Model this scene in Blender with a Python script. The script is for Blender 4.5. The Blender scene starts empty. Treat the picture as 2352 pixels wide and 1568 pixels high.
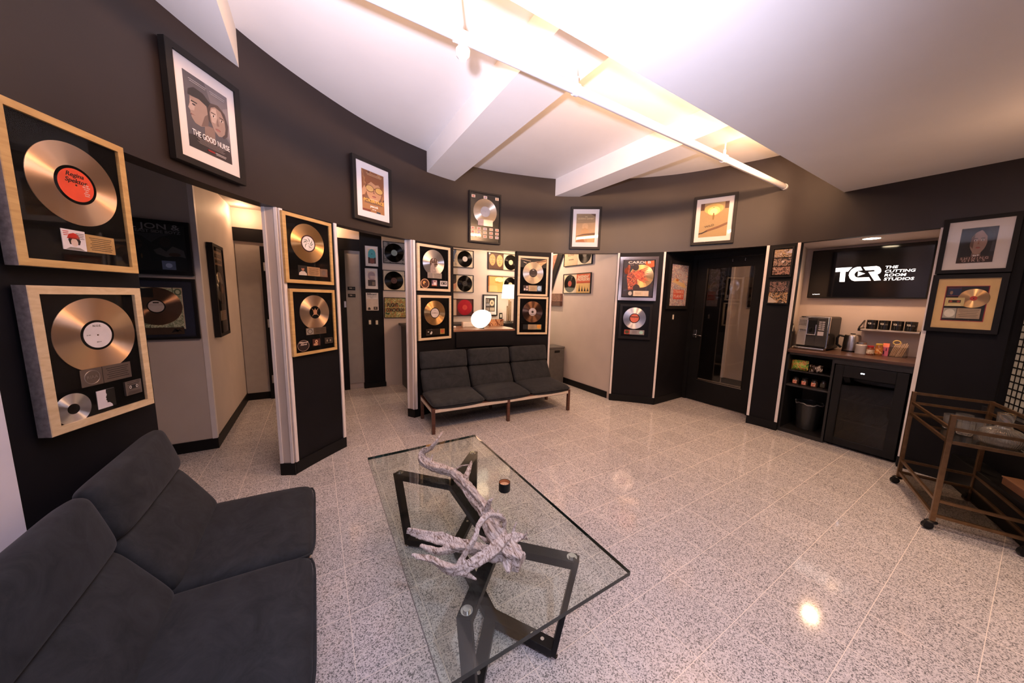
import bpy, bmesh, math, random
from mathutils import Vector, Matrix, noise
from math import pi, sin, cos, atan2, hypot
random.seed(7)
SC = bpy.context.scene
COL = SC.collection

# ------------------------------------------------------------------ camera
cam = bpy.data.cameras.new('camera'); cam_o = bpy.data.objects.new('camera', cam); COL.objects.link(cam_o)
cam.sensor_width = 36.0; cam.lens = 743.81/2352*36.0; cam.clip_start = .03
_R = Vector((0.855759, -0.516883, 0.022553)); _U = Vector((0.049211, 0.124715, 0.990971)); _F = Vector((0.515029, 0.846923, -0.132162))
cam_o.matrix_world = Matrix(((_R.x, _U.x, -_F.x, 0), (_R.y, _U.y, -_F.y, 0), (_R.z, _U.z, -_F.z, 1.46), (0, 0, 0, 1)))
SC.camera = cam_o

# ------------------------------------------------------------------ exposure, world
SC.view_settings.view_transform = 'Standard'; SC.view_settings.look = 'None'
SC.view_settings.gamma = 1.0; SC.view_settings.use_curve_mapping = False
SC.view_settings.exposure = 0.0
W = bpy.data.worlds.new('world'); SC.world = W; W.use_nodes = True
W.node_tree.nodes['Background'].inputs[0].default_value = (.75, .70, .78, 1)
W.node_tree.nodes['Background'].inputs[1].default_value = .05
SC.cycles.transparent_max_bounces = 24
SC.cycles.max_bounces = 10
SC.cycles.sample_clamp_indirect = 6.0

# ------------------------------------------------------------------ room lights and added floor fill
def lamp(name, kind, loc, power, col, radius=.05, aim=None, angle=120, blend=1.0, size=None):
    l = bpy.data.lights.new(name, kind); o = bpy.data.objects.new(name, l); COL.objects.link(o)
    l.energy = power; l.color = col; o.location = loc
    if kind == 'AREA':
        l.shape = 'RECTANGLE'; l.size, l.size_y = size
    else:
        l.shadow_soft_size = radius
    if kind == 'SPOT': l.spot_size = math.radians(angle); l.spot_blend = blend
    if aim is not None:
        o.rotation_euler = (Vector(aim)-Vector(loc)).to_track_quat('-Z', 'Y').to_euler()
    o['kind'] = 'helper'
    return o
WARM = (1.0, .55, .29); SOFTWARM = (1.0, .66, .42); COOL = (.83, .79, 1.0)
lamp('bounce_flash_light', 'SPOT', (-.24, -.02, 1.6), 690, COOL, .05, (.95, 1.75, 3.1), 94, 1.0)
for _x, _p in ((.45, 24), (2.2, 40), (3.5, 36)):
    lamp('cove_light', 'AREA', (_x, 1.225, 2.78), _p, WARM, aim=(_x, 4.2, 2.55), size=(.6, .05))
lamp('corridor_light', 'POINT', (.15, 5.33, 2.43), 16, WARM, .04)
lamp('corridor_light', 'POINT', (-.72, 5.30, 2.43), 6, WARM, .04)
lamp('reception_light', 'POINT', (3.1, 4.65, 2.42), 55, SOFTWARM, .08)
lamp('window_lamp_light', 'POINT', (3.5, -.02, 2.12), 5, WARM, .06)
lamp('studio_hall_light', 'POINT', (5.6, 1.95, 2.25), 14, WARM, .08)
for _x, _y, _p, _c in ((2.3, -.5, 120, SOFTWARM), (3.5, .35, 70, SOFTWARM), (.3, -.7, 145, COOL)):
    lamp('floor_fill_light', 'SPOT', (_x, _y, 2.56), _p, _c, .05, (_x, _y+.25, 0), 118, .8)  # unseen fill spots added to brighten the floor, not fixtures in the soffit

# ------------------------------------------------------------------ helpers
def lin(c):
    if isinstance(c, str):
        c = c.lstrip('#'); c = [int(c[i:i+2], 16)/255 for i in (0, 2, 4)]
        return tuple(x/12.92 if x <= .04045 else ((x+.055)/1.055)**2.4 for x in c)
    return tuple(c)
_M = {}
def N(t, kind, **kw):
    n = t.nodes.new(kind)
    for k, v in kw.items(): setattr(n, k, v)
    return n
def new_mat(name):
    m = bpy.data.materials.new(name); m.use_nodes = True; t = m.node_tree
    return m, t, t.nodes['Principled BSDF']
def mat(name, col, rough=.5, metal=0., var=.12, scale=14., bump=0., spec=.5, coat=0.):
    """plain surface with a slight procedural mottling of colour"""
    if name in _M: return _M[name]
    m, t, b = new_mat(name); c = lin(col)
    tc = N(t, 'ShaderNodeTexCoord'); nz = N(t, 'ShaderNodeTexNoise'); nz.inputs['Scale'].default_value = scale
    nz.inputs['Detail'].default_value = 4
    rp = N(t, 'ShaderNodeValToRGB')
    rp.color_ramp.elements[0].position = .3; rp.color_ramp.elements[1].position = .7
    rp.color_ramp.elements[0].color = (*[x*(1-var) for x in c], 1); rp.color_ramp.elements[1].color = (*[min(1, x*(1+var)) for x in c], 1)
    t.links.new(tc.outputs['Object'], nz.inputs['Vector']); t.links.new(nz.outputs['Fac'], rp.inputs[0]); t.links.new(rp.outputs[0], b.inputs['Base Color'])
    b.inputs['Roughness'].default_value = rough; b.inputs['Metallic'].default_value = metal
    b.inputs['Specular IOR Level'].default_value = spec; b.inputs['Coat Weight'].default_value = coat; b.inputs['Coat Roughness'].default_value = .05
    if bump:
        bp = N(t, 'ShaderNodeBump'); bp.inputs['Strength'].default_value = bump; bp.inputs['Distance'].default_value = .002
        t.links.new(nz.outputs['Fac'], bp.inputs['Height']); t.links.new(bp.outputs[0], b.inputs['Normal'])
    _M[name] = m; return m
def ink(c):
    return mat('print_'+c.strip('#'), c, .55, var=.05, scale=40)
def glow(name, col, s):
    if name in _M: return _M[name]
    m, t, b = new_mat(name); b.inputs['Emission Color'].default_value = (*lin(col), 1); b.inputs['Emission Strength'].default_value = s
    b.inputs['Base Color'].default_value = (.8, .8, .8, 1); _M[name] = m; return m
def pane(name, tint=(.97, .97, .97), rough=.0, ior=1.5):
    if name in _M: return _M[name]
    m = bpy.data.materials.new(name); m.use_nodes = True; t = m.node_tree; t.nodes.clear()
    o = N(t, 'ShaderNodeOutputMaterial'); mx = N(t, 'ShaderNodeMixShader'); tr = N(t, 'ShaderNodeBsdfTransparent'); gl = N(t, 'ShaderNodeBsdfGlossy')
    tr.inputs[0].default_value = (*tint, 1); gl.inputs['Roughness'].default_value = rough
    lw = N(t, 'ShaderNodeLayerWeight'); lw.inputs['Blend'].default_value = .5; pw = N(t, 'ShaderNodeMath', operation='POWER'); ma = N(t, 'ShaderNodeMath', operation='MULTIPLY_ADD'); f0 = ((ior-1)/(ior+1))**2
    pw.inputs[1].default_value = 5; ma.inputs[1].default_value = 1-f0; ma.inputs[2].default_value = f0      # Schlick reflection, same from both sides of the pane
    t.links.new(lw.outputs['Facing'], pw.inputs[0]); t.links.new(pw.outputs[0], ma.inputs[0])
    t.links.new(ma.outputs[0], mx.inputs[0]); t.links.new(tr.outputs[0], mx.inputs[1]); t.links.new(gl.outputs[0], mx.inputs[2]); t.links.new(mx.outputs[0], o.inputs[0])
    _M[name] = m; return m
def glassware(name, col=(1, 1, 1), rough=.02, tw=.97):
    if name in _M: return _M[name]
    m, t, b = new_mat(name); b.inputs['Transmission Weight'].default_value = tw; b.inputs['Roughness'].default_value = rough
    b.inputs['Base Color'].default_value = (*col, 1); b.inputs['IOR'].default_value = 1.45; _M[name] = m; return m
def discmat(name, col, rough=.36):
    """pressed metal record: fine grooves stretch every highlight along the radius"""
    if name in _M: return _M[name]
    m, t, b = new_mat(name); b.inputs['Base Color'].default_value = (*lin(col), 1); b.inputs['Metallic'].default_value = 1
    b.inputs['Roughness'].default_value = rough; b.inputs['Anisotropic'].default_value = 1.; b.inputs['Anisotropic Rotation'].default_value = .25
    tg = N(t, 'ShaderNodeTangent', direction_type='RADIAL', axis='Y'); t.links.new(tg.outputs[0], b.inputs['Tangent'])
    tc = N(t, 'ShaderNodeTexCoord'); sp = N(t, 'ShaderNodeSeparateXYZ'); cb = N(t, 'ShaderNodeCombineXYZ'); ln = N(t, 'ShaderNodeVectorMath', operation='LENGTH')
    nz = N(t, 'ShaderNodeTexNoise'); nz.inputs['Scale'].default_value = 160.; rp = N(t, 'ShaderNodeMapRange'); rp.inputs['To Min'].default_value = rough*.75; rp.inputs['To Max'].default_value = rough*1.5
    mp = N(t, 'ShaderNodeMapping'); mp.inputs['Location'].default_value = (-.5, -.5, -.5)
    t.links.new(tc.outputs['Generated'], mp.inputs[0]); t.links.new(mp.outputs[0], sp.inputs[0]); t.links.new(sp.outputs['X'], cb.inputs['X']); t.links.new(sp.outputs['Z'], cb.inputs['Y'])
    t.links.new(cb.outputs[0], ln.inputs[0]); t.links.new(ln.outputs['Value'], nz.inputs['Vector']); t.links.new(nz.outputs['Fac'], rp.inputs['Value']); t.links.new(rp.outputs[0], b.inputs['Roughness'])
    _M[name] = m; return m
def collage(name, cols, scale=18., rough=.5, stretch=(1, 1, 1)):
    """busy printed picture: irregular patches of a few inks"""
    if name in _M: return _M[name]
    m, t, b = new_mat(name); tc = N(t, 'ShaderNodeTexCoord'); nz = N(t, 'ShaderNodeTexNoise'); nz.inputs['Scale'].default_value = scale; nz.inputs['Detail'].default_value = 5; nz.inputs['Distortion'].default_value = 1.2
    mp = N(t, 'ShaderNodeMapping'); mp.inputs['Scale'].default_value = stretch
    rp = N(t, 'ShaderNodeValToRGB'); rp.color_ramp.interpolation = 'CONSTANT'
    es = rp.color_ramp.elements; n = len(cols)
    while len(es) < n: es.new(.5)
    for i, c in enumerate(cols): es[i].position = .3+.4*i/n if i else 0; es[i].color = (*lin(c), 1)
    t.links.new(tc.outputs['Object'], mp.inputs[0]); t.links.new(mp.outputs[0], nz.inputs['Vector']); t.links.new(nz.outputs['Fac'], rp.inputs[0]); t.links.new(rp.outputs[0], b.inputs['Base Color'])
    b.inputs['Roughness'].default_value = rough; _M[name] = m; return m
def woodmat(name, c0, c1, rough=.45, stretch=(1, 12, 12), scale=3.):
    if name in _M: return _M[name]
    m, t, b = new_mat(name); tc = N(t, 'ShaderNodeTexCoord'); mp = N(t, 'ShaderNodeMapping'); mp.inputs['Scale'].default_value = stretch
    nz = N(t, 'ShaderNodeTexNoise'); nz.inputs['Scale'].default_value = scale; nz.inputs['Detail'].default_value = 6; nz.inputs['Distortion'].default_value = .6
    rp = N(t, 'ShaderNodeValToRGB'); rp.color_ramp.elements[0].position = .35; rp.color_ramp.elements[1].position = .65
    rp.color_ramp.elements[0].color = (*lin(c0), 1); rp.color_ramp.elements[1].color = (*lin(c1), 1)
    t.links.new(tc.outputs['Object'], mp.inputs[0]); t.links.new(mp.outputs[0], nz.inputs['Vector']); t.links.new(nz.outputs['Fac'], rp.inputs[0]); t.links.new(rp.outputs[0], b.inputs['Base Color'])
    b.inputs['Roughness'].default_value = rough; _M[name] = m; return m

class MB:
    """collects shapes; build() links them as ONE mesh object"""
    def __init__(s, m=None): s.bm = bmesh.new(); s.ms = [m] if m else []; s.i = 0
    def use(s, m):
        if m not in s.ms: s.ms.append(m)
        s.i = s.ms.index(m); return s
    def f(s, vs):
        try: q = s.bm.faces.new(vs); q.material_index = s.i; return q
        except ValueError: return None
    def v(s, *p): return s.bm.verts.new(p if len(p) == 3 else p[0])
    def hexa(s, p):
        q = [s.v(x) for x in p]
        for a in ((0, 3, 2, 1), (4, 5, 6, 7), (0, 1, 5, 4), (1, 2, 6, 5), (2, 3, 7, 6), (3, 0, 4, 7)): s.f([q[k] for k in a])
        return s
    def box(s, x0, x1, y0, y1, z0, z1):
        return s.hexa([(x0, y0, z0), (x1, y0, z0), (x1, y1, z0), (x0, y1, z0), (x0, y0, z1), (x1, y0, z1), (x1, y1, z1), (x0, y1, z1)])
    def prism(s, poly, y0, y1):              # polygon in x,z pushed along y
        a = [s.v(x, y0, z) for x, z in poly]; b = [s.v(x, y1, z) for x, z in poly]; n = len(poly)
        s.f(a); s.f(b[::-1])
        for k in range(n): s.f([a[k], b[k], b[(k+1) % n], a[(k+1) % n]])
        return s
    def slab(s, poly, z0, z1):               # polygon in x,y pushed along z
        a = [s.v(x, y, z0) for x, y in poly]; b = [s.v(x, y, z1) for x, y in poly]; n = len(poly)
        s.f(a[::-1]); s.f(b)
        for k in range(n): s.f([a[k], a[(k+1) % n], b[(k+1) % n], b[k]])
        return s
    def bar(s, p0, p1, w, h, up=(0, 0, 1)):
        p0 = Vector(p0); p1 = Vector(p1); d = (p1-p0).normalized(); u = Vector(up); r = d.cross(u)
        if r.length < 1e-4: r = d.cross(Vector((0, 1, 0)))
        r.normalize(); u = r.cross(d).normalized(); r = r*w/2; u = u*h/2
        return s.hexa([p0-r-u, p0+r-u, p1+r-u, p1-r-u, p0-r+u, p0+r+u, p1+r+u, p1-r+u])
    def ringface(s, ra, rb):
        n = len(ra)
        for k in range(n): s.f([ra[k], ra[(k+1) % n], rb[(k+1) % n], rb[k]])
    def tube(s, pts, r, n=12, caps=True, wob=None):
        pts = [Vector(p) for p in pts]; rr = r if isinstance(r, (list, tuple)) else [r]*len(pts); pr = None; u = None
        for k, p in enumerate(pts):
            d = (pts[min(k+1, len(pts)-1)]-pts[max(k-1, 0)]).normalized()
            if u is None:
                u = d.cross(Vector((0, 0, 1)))
                if u.length < .05: u = d.cross(Vector((0, 1, 0)))
            u = (u-d*u.dot(d)).normalized(); w = d.cross(u)
            ring = []
            for j in range(n):
                a = 2*pi*j/n; q = rr[k]*(wob(k, a) if wob else 1)
                ring.append(s.v(p+u*cos(a)*q+w*sin(a)*q))
            if pr: s.ringface(pr, ring)
            elif caps: s.f(ring[::-1])
            pr = ring
        if caps: s.f(pr)
        return s
    def cyl(s, p0, p1, r0, r1=None, n=24): return s.tube([p0, p1], [r0, r0 if r1 is None else r1], n)
    def lathe(s, prof, c=(0, 0, 0), n=32, axis='z', close=True, ribs=0, depth=0.):
        rings = []
        for r, h in prof:
            ring = []
            for j in range(n):
                a = 2*pi*j/n; q = max(r, 1e-5)*(1+depth*cos(ribs*a)) if ribs else max(r, 1e-5)
                if axis == 'z': ring.append(s.v(c[0]+q*cos(a), c[1]+q*sin(a), c[2]+h))
                else: ring.append(s.v(c[0]+q*cos(a), c[1]-h, c[2]+q*sin(a)))
            rings.append(ring)
        for a, b in zip(rings[:-1], rings[1:]): s.ringface(a, b)
        if close: s.f(rings[0][::-1]); s.f(rings[-1])
        return s
    def ell(s, cx, cz, rx, rz, y0, y1, n=28, a0=0, a1=360):
        full = a1-a0 >= 360; k = n if full else n+1
        return s.prism([(cx+rx*cos(math.radians(a0+(a1-a0)*j/n)), cz+rz*sin(math.radians(a0+(a1-a0)*j/n))) for j in range(k)], y0, y1)
    def build(s, name, parent=None, smooth=0, bevel=0., segs=2):
        bmesh.ops.remove_doubles(s.bm, verts=s.bm.verts, dist=1e-6)
        bmesh.ops.recalc_face_normals(s.bm, faces=s.bm.faces)
        if smooth:
            for f in s.bm.faces: f.smooth = True
            for e in s.bm.edges:
                if len(e.link_faces) == 2 and e.calc_face_angle(0) > math.radians(smooth): e.smooth = False
        me = bpy.data.meshes.new(name); s.bm.to_mesh(me); s.bm.free()
        for m in s.ms: me.materials.append(m)
        o = bpy.data.objects.new(name, me); COL.objects.link(o)
        if parent: o.parent = parent
        if bevel:
            md = o.modifiers.new('bevel', 'BEVEL'); md.width = bevel; md.segments = segs; md.limit_method = 'ANGLE'; md.angle_limit = .6
        return o
def tag(o, label, cat, group=None, kind=None):
    o['label'] = label; o['category'] = cat
    if group: o['group'] = group
    if kind: o['kind'] = kind
    return o
def empty(name, label, cat, loc=(0, 0, 0), rz=0., group=None):
    o = bpy.data.objects.new(name, None); COL.objects.link(o); o.location = loc; o.rotation_euler = (0, 0, rz); o.empty_display_size = .1
    return tag(o, label, cat, group)
def struct(o):
    o['kind'] = 'structure'; return o
def clone(root, loc, rz, label):
    r = root.copy(); COL.objects.link(r); r.location = loc; r.rotation_euler = (0, 0, rz); r['label'] = label
    for ch in list(root.children):
        c = ch.copy(); COL.objects.link(c); c.parent = r
        for g in ch.children:
            d = g.copy(); COL.objects.link(d); d.parent = c
    return r
def lettering(parent, body, x, z, y, h, m, width=None, align='CENTER', bold=0., shear=0., name='lettering', depth=.0006, rot=0., space=1.):
    """text standing in the local x-z plane, facing -y; h is the capital height"""
    cu = bpy.data.curves.new(name, 'FONT'); cu.body = body; cu.size = h/.7; cu.align_x = align; cu.extrude = depth; cu.offset = bold*h; cu.shear = shear; cu.resolution_u = 3
    cu.space_character = space
    to = bpy.data.objects.new('tmp', cu); COL.objects.link(to); dg = bpy.context.evaluated_depsgraph_get()
    me = bpy.data.meshes.new_from_object(to.evaluated_get(dg)); bpy.data.objects.remove(to); bpy.data.curves.remove(cu)
    xs = [v.co.x for v in me.vertices]
    if not xs: return None
    k = 1.
    if width: k = width/(max(xs)-min(xs))
    for v in me.vertices:
        a, b, c = v.co.x*k, v.co.y, v.co.z
        a, b = a*cos(rot)-b*sin(rot), a*sin(rot)+b*cos(rot)
        v.co = (x+a, y-c, z+b)
    me.name = name; me.materials.clear(); me.materials.append(m)
    o = bpy.data.objects.new(name, me); COL.objects.link(o); o.parent = parent
    return o

# ------------------------------------------------------------------ shared materials
BLACKWALL = mat('black_wall_paint', (.0165, .0095, .0090), .42, var=.10, scale=5, bump=.10, spec=.5)
BLACKPANEL = mat('black_panel_paint', (.0075, .0072, .0092), .5, var=.10, scale=5, bump=.1, spec=.14)
GREIGE = mat('greige_wall_paint', (.54, .46, .42), .6, var=.04, scale=4)
LIGHTWALL = mat('pale_lilac_wall_paint', (.76, .73, .82), .6, var=.03, scale=5, bump=.1)
WHITE = mat('white_ceiling_paint', (.80, .79, .79), .6, var=.02, scale=3)
TRIMW = mat('white_trim_paint', (.74, .69, .70), .45, var=.03)
BASEB = mat('black_baseboard_rubber', (.006, .006, .007), .5, var=.1, spec=.2)
BLACKWOOD = mat('black_frame_lacquer', (.009, .008, .009), .45, var=.1, spec=.2)
BROWNBLACK = mat('dark_poster_frame', (.015, .012, .011), .5, var=.1, spec=.25)
GOLDWOOD = woodmat('gilt_wood_frame', (.48, .30, .115), (.60, .39, .16), .38, (2, 2, 14), 4)
BIRCH = woodmat('pale_birch_frame', (.56, .40, .23), (.68, .52, .33), .45, (3, 3, 9), 6)
SILVEREDGE = mat('silver_frame_side', (.30, .27, .27), .35, .6, var=.3, scale=60)
MATBLACK = mat('black_mount_board', (.004, .004, .0045), .8, var=.2, spec=.06)
MATWHITE = mat('white_mount_board', (.78, .74, .75), .7, var=.02)
BOARD = mat('dark_backing_board', (.02, .018, .017), .8)
PANE = pane('picture_glass', ior=1.2)
GOLD = discmat('gold_record', (.80, .50, .22), .36); ROSE = discmat('rose_gold_record', (.80, .56, .38), .36)
SILVER = discmat('silver_record', (.78, .76, .78), .36); PLAT = discmat('pale_platinum_record', (.80, .71, .60), .48); BRONZE = discmat('bronze_record', (.17, .09, .06), .36)
VINYL = discmat('black_vinyl', (.018, .017, .017), .32)
CHROME = mat('chrome', (.75, .74, .74), .12, 1., var=.03)
STEEL = mat('brushed_steel', (.55, .52, .50), .28, 1., var=.08, scale=40)
BLACKPLASTIC = mat('black_plastic', (.008, .008, .009), .38, var=.1, spec=.25)
BLACKSTEEL = mat('black_powder_coated_steel', (.007, .007, .008), .45, var=.1, spec=.2)

# ------------------------------------------------------------------ the room: floor
def floor_material():
    m, t, b = new_mat('speckled_granite_tile')
    g = N(t, 'ShaderNodeNewGeometry'); sp = N(t, 'ShaderNodeSeparateXYZ'); t.links.new(g.outputs['Position'], sp.inputs[0])
    def mth(op, a, bb=None):
        n = N(t, 'ShaderNodeMath', operation=op)
        for i, q in enumerate((a, bb)):
            if q is None: continue
            if isinstance(q, (int, float)): n.inputs[i].default_value = q
            else: t.links.new(q, n.inputs[i])
        return n.outputs[0]
    S = .305; gw = .0030/S/2
    def axis(o, off):
        fr = mth('FRACT', mth('ADD', mth('DIVIDE', mth('SUBTRACT', o, off), S), 40.))
        return mth('GREATER_THAN', mth('ABSOLUTE', mth('SUBTRACT', fr, .5)), .5-gw)
    grout = mth('MAXIMUM', axis(sp.outputs['X'], .0671), axis(sp.outputs['Y'], -.034))
    vo = N(t, 'ShaderNodeTexVoronoi'); vo.inputs['Scale'].default_value = 240.; t.links.new(g.outputs['Position'], vo.inputs['Vector'])
    sc = N(t, 'ShaderNodeSeparateColor'); t.links.new(vo.outputs['Color'], sc.inputs[0])
    big = N(t, 'ShaderNodeTexNoise'); big.inputs['Scale'].default_value = 170.; big.inputs['Detail'].default_value = 3; t.links.new(g.outputs['Position'], big.inputs['Vector'])
    fac = mth('ADD', mth('MULTIPLY', sc.outputs[0], .70), mth('MULTIPLY', big.outputs['Fac'], .38))
    rp = N(t, 'ShaderNodeValToRGB'); e = rp.color_ramp.elements
    e[0].position = .27; e[0].color = (.17, .16, .163, 1); e[1].position = .38; e[1].color = (.38, .355, .36, 1)
    for p, c in ((.47, (.50, .465, .47)), (.62, (.60, .56, .565)), (.82, (.68, .635, .64))): q = e.new(p); q.color = (*c, 1)
    t.links.new(fac, rp.inputs[0])
    # tile to tile tone
    tc = N(t, 'ShaderNodeCombineXYZ'); t.links.new(mth('FLOOR', mth('DIVIDE', mth('SUBTRACT', sp.outputs['X'], .0671), S)), tc.inputs[0]); t.links.new(mth('FLOOR', mth('DIVIDE', mth('SUBTRACT', sp.outputs['Y'], -.034), S)), tc.inputs[1])
    wn = N(t, 'ShaderNodeTexWhiteNoise', noise_dimensions='2D'); t.links.new(tc.outputs[0], wn.inputs['Vector'])
    hs = N(t, 'ShaderNodeHueSaturation'); t.links.new(rp.outputs[0], hs.inputs['Color']); t.links.new(mth('ADD', mth('MULTIPLY', wn.outputs['Value'], .10), .95), hs.inputs['Value'])
    mx = N(t, 'ShaderNodeMix', data_type='RGBA'); t.links.new(grout, mx.inputs['Factor']); t.links.new(hs.outputs[0], mx.inputs['A']); mx.inputs['B'].default_value = (.74, .67, .62, 1)
    t.links.new(mx.outputs['Result'], b.inputs['Base Color'])
    rr = mth('ADD', mth('MULTIPLY', grout, .35), .085); t.links.new(rr, b.inputs['Roughness'])
    b.inputs['Specular IOR Level'].default_value = .55
    return m
FLOORM = floor_material()
struct(MB(FLOORM).box(-2.4, 7.2, -2.2, 6.3, -.08, 0).build('floor'))

# ------------------------------------------------------------------ the oval wall
CP = [(-1.75, -.35), (-1.62, .1), (-1.30, .9), (-.90, 1.83), (-.71, 2.26), (-.47, 2.68), (-.2, 3.02), (.19, 3.37), (.56, 3.63), (.98, 3.83), (1.53, 3.99), (1.97, 3.99), (2.42, 3.9), (2.92, 3.74), (3.27, 3.52), (3.66, 3.22), (4.07, 2.76), (4.33, 2.27), (4.5, 1.78), (4.535, 1.48), (4.54, .97), (4.54, .56), (4.54, .14)]
def cr(t):
    """point on the oval at control-point parameter t"""
    k = min(int(t), len(CP)-2); u = t-k; g = lambda i: Vector(CP[i]) if 0 <= i < len(CP) else (2*Vector(CP[0])-Vector(CP[1]) if i < 0 else 2*Vector(CP[-1])-Vector(CP[-2]))
    p0, p1, p2, p3 = g(k-1), g(k), g(k+1), g(k+2)
    return .5*((2*p1)+(p2-p0)*u+(2*p0-5*p1+4*p2-p3)*u*u+(3*p1-p0-3*p2+p3)*u**3)
def nrm(t):
    d = (cr(min(t+.02, len(CP)-1))-cr(max(t-.02, 0))).normalized(); return Vector((-d.y, d.x))      # away from the room
def strip(t0, t1, z0, z1, th, m, name, inner=0., sub=8, zf=None, e0=None, e1=None):
    n = max(2, int((t1-t0)*sub)); ts = [t0+(t1-t0)*k/n for k in range(n+1)]
    b = MB(m); ra, rb = [], []
    for k, q in enumerate(ts):
        p = cr(q); nn = nrm(q); a = p+nn*inner; c = p+nn*th
        if k == 0 and e0: c = p+Vector(e0)
        if k == n and e1: c = p+Vector(e1)
        lo = zf(p.x) if zf else z0
        ra.append((b.v(a.x, a.y, lo), b.v(a.x, a.y, z1))); rb.append((b.v(c.x, c.y, lo), b.v(c.x, c.y, z1)))
    for k in range(n):
        b.f([ra[k][0], ra[k+1][0], ra[k+1][1], ra[k][1]]); b.f([rb[k][0], rb[k][1], rb[k+1][1], rb[k+1][0]])
        b.f([ra[k][0], rb[k][0], rb[k+1][0], ra[k+1][0]]); b.f([ra[k][1], ra[k+1][1], rb[k+1][1], rb[k][1]])
    b.f([ra[0][0], ra[0][1], rb[0][1], rb[0][0]]); b.f([ra[n][0], rb[n][0], rb[n][1], ra[n][1]])
    return struct(b.build(name, smooth=20))
HZ = lambda x: 2.078+.011*max(0, x)
ZC, ZB, ZS = 3.10, 2.875, 2.575
strip(2.94, 22, 2.1, ZC+.02, .11, BLACKWALL, 'wall_upper', zf=HZ)
strip(0, 2.94, 0, ZC+.02, .11, LIGHTWALL, 'wall_west')
strip(2.94, 4, 0, 2.078, .11, BLACKPANEL, 'wall_lounge')
strip(6, 7, 0, 2.078, .10, BLACKPANEL, 'wall_pillar', e0=(-.093, .047))
strip(9, 10, 0, 2.09, .10, BLACKPANEL, 'wall_reception')
strip(10, 12, 0, 1.005, .10, BLACKPANEL, 'wall_below_hatch')
strip(12, 13, 0, 2.105, .10, BLACKPANEL, 'wall_hatch_side')
strip(15, 16, 0, 2.12, .10, BLACKPANEL, 'wall_panel')
strip(18, 19, 0, 2.125, .08, BLACKPANEL, 'wall_door_side')
strip(21, 22, 0, 2.128, .10, BLACKPANEL, 'wall_east')
strip(10.05, 11.95, .80, 1.0, .0, BLACKPANEL, 'trim_hatch_apron', inner=-.03)
# black baseboards stand a little proud of the black panels
for k, (a, c) in enumerate(((2.94, 4), (6, 7), (9, 10), (12, 13), (15, 16), (18, 19), (21, 22))):
    strip(a, c, 0, .10, .0, BASEB, 'baseboard_%d' % k, inner=-.013)
def post(x, y, ang, w, d, z0, z1, name, m=TRIMW):
    c, s = cos(ang), sin(ang); P = [(-w/2, -d), (w/2, -d), (w/2, 0), (-w/2, 0)]
    return struct(MB(m).slab([(x+px*c-py*s, y+px*s+py*c) for px, py in P], z0, z1).build(name))
def jamb(t, side, w=.026, d=.012, z0=.10):
    p = cr(t); n = nrm(t); a = atan2(-n.x, n.y); dr = Vector((n.y, -n.x))*(w/2)*side; q = p+dr
    return post(q.x, q.y, a, w, d, z0, HZ(p.x), 'trim_%d' % jamb.k)
jamb.k = 0
for t, sd in ((6, 1), (7, -1), (9, 1), (13, -1), (15, 1), (16, -1), (18, 1), (19, -1), (21, 1)):
    jamb.k += 1; jamb(t, sd)
# grey door-cheeks of the two left openings with a second white edge
def cheek(t, ex, name, k):
    p = cr(t); e = Vector(ex); q = p+e; d = e.normalized(); o = Vector((d.y, -d.x))*-1
    b = MB(GREIGE); s = .012
    b.slab([tuple(p), tuple(q), tuple(q+o*s), tuple(p+o*s)], .10, HZ(p.x)); struct(b.build(name))
    b = MB(TRIMW); r = q-d*.022; s = .02
    b.slab([tuple(r), tuple(q), tuple(q+o*s), tuple(r+o*s)], .10, HZ(p.x)); struct(b.build('trim_%d' % k))
    b = MB(TRIMW); r = p+d*.02
    b.slab([tuple(p), tuple(r), tuple(r+o*s), tuple(p+o*s)], .10, HZ(p.x)); struct(b.build('trim_%d' % (k+1)))
    b = MB(BASEB); s = .022
    b.slab([tuple(p-d*.01), tuple(q), tuple(q+o*s), tuple(p-d*.01+o*s)], 0, .10); struct(b.build('baseboard_%d' % k))
cheek(6, (-.093, .047), 'wall_pillar_cheek', 20)
cheek(9, (-.055, .085), 'wall_reception_cheek', 23)

# ------------------------------------------------------------------ ceiling, beams, soffit
struct(MB(WHITE).box(-2.4, 4.75, -2.2, 4.15, ZC, ZC+.1).build('ceiling'))
struct(MB(WHITE).box(-2.2, 4.62, -2.2, 1.2, ZS, ZC).build('ceiling_soffit'))
for k, (x0, x1, y1) in enumerate(((-.72, -.34, 2.93), (1.175, 1.55, 4.07), (2.92, 3.21, 3.78))):
    struct(MB(WHITE).box(x0, x1, 1.2, y1, ZB, ZC).build('ceiling_beam_%d' % k))

# ------------------------------------------------------------------ rooms behind the oval
struct(MB(GREIGE).box(-2.2, -.85, 3.9, 5.6, 0, 2.62).build('wall_recess'))
struct(MB(BASEB).slab([(-2.0, 3.888), (-.838, 3.888), (-.838, 5.5), (-.85, 5.5), (-.85, 3.9), (-2.0, 3.9)], 0, .10).build('baseboard_recess'))
struct(MB(TRIMW).slab([(-.878, 3.89), (-.842, 3.89), (-.842, 3.93), (-.878, 3.93)], .10, 2.6).build('trim_recess'))
struct(MB(GREIGE).box(-.85, .92, 5.5, 5.6, 0, 2.62).build('wall_corridor'))
struct(MB(BLACKPANEL).box(-.85, .62, 5.46, 5.5, 2.11, 2.275).build('trim_corridor_header'))
struct(MB(BASEB).box(-.84, -.58, 5.485, 5.5, 0, .10).build('baseboard_corridor'))
struct(MB(BLACKPANEL).box(.615, .925, 5.43, 5.5, 0, 2.6).build('wall_corridor_column'))
struct(MB(BASEB).box(.605, .932, 5.42, 5.5, 0, .08).build('baseboard_column'))
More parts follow.
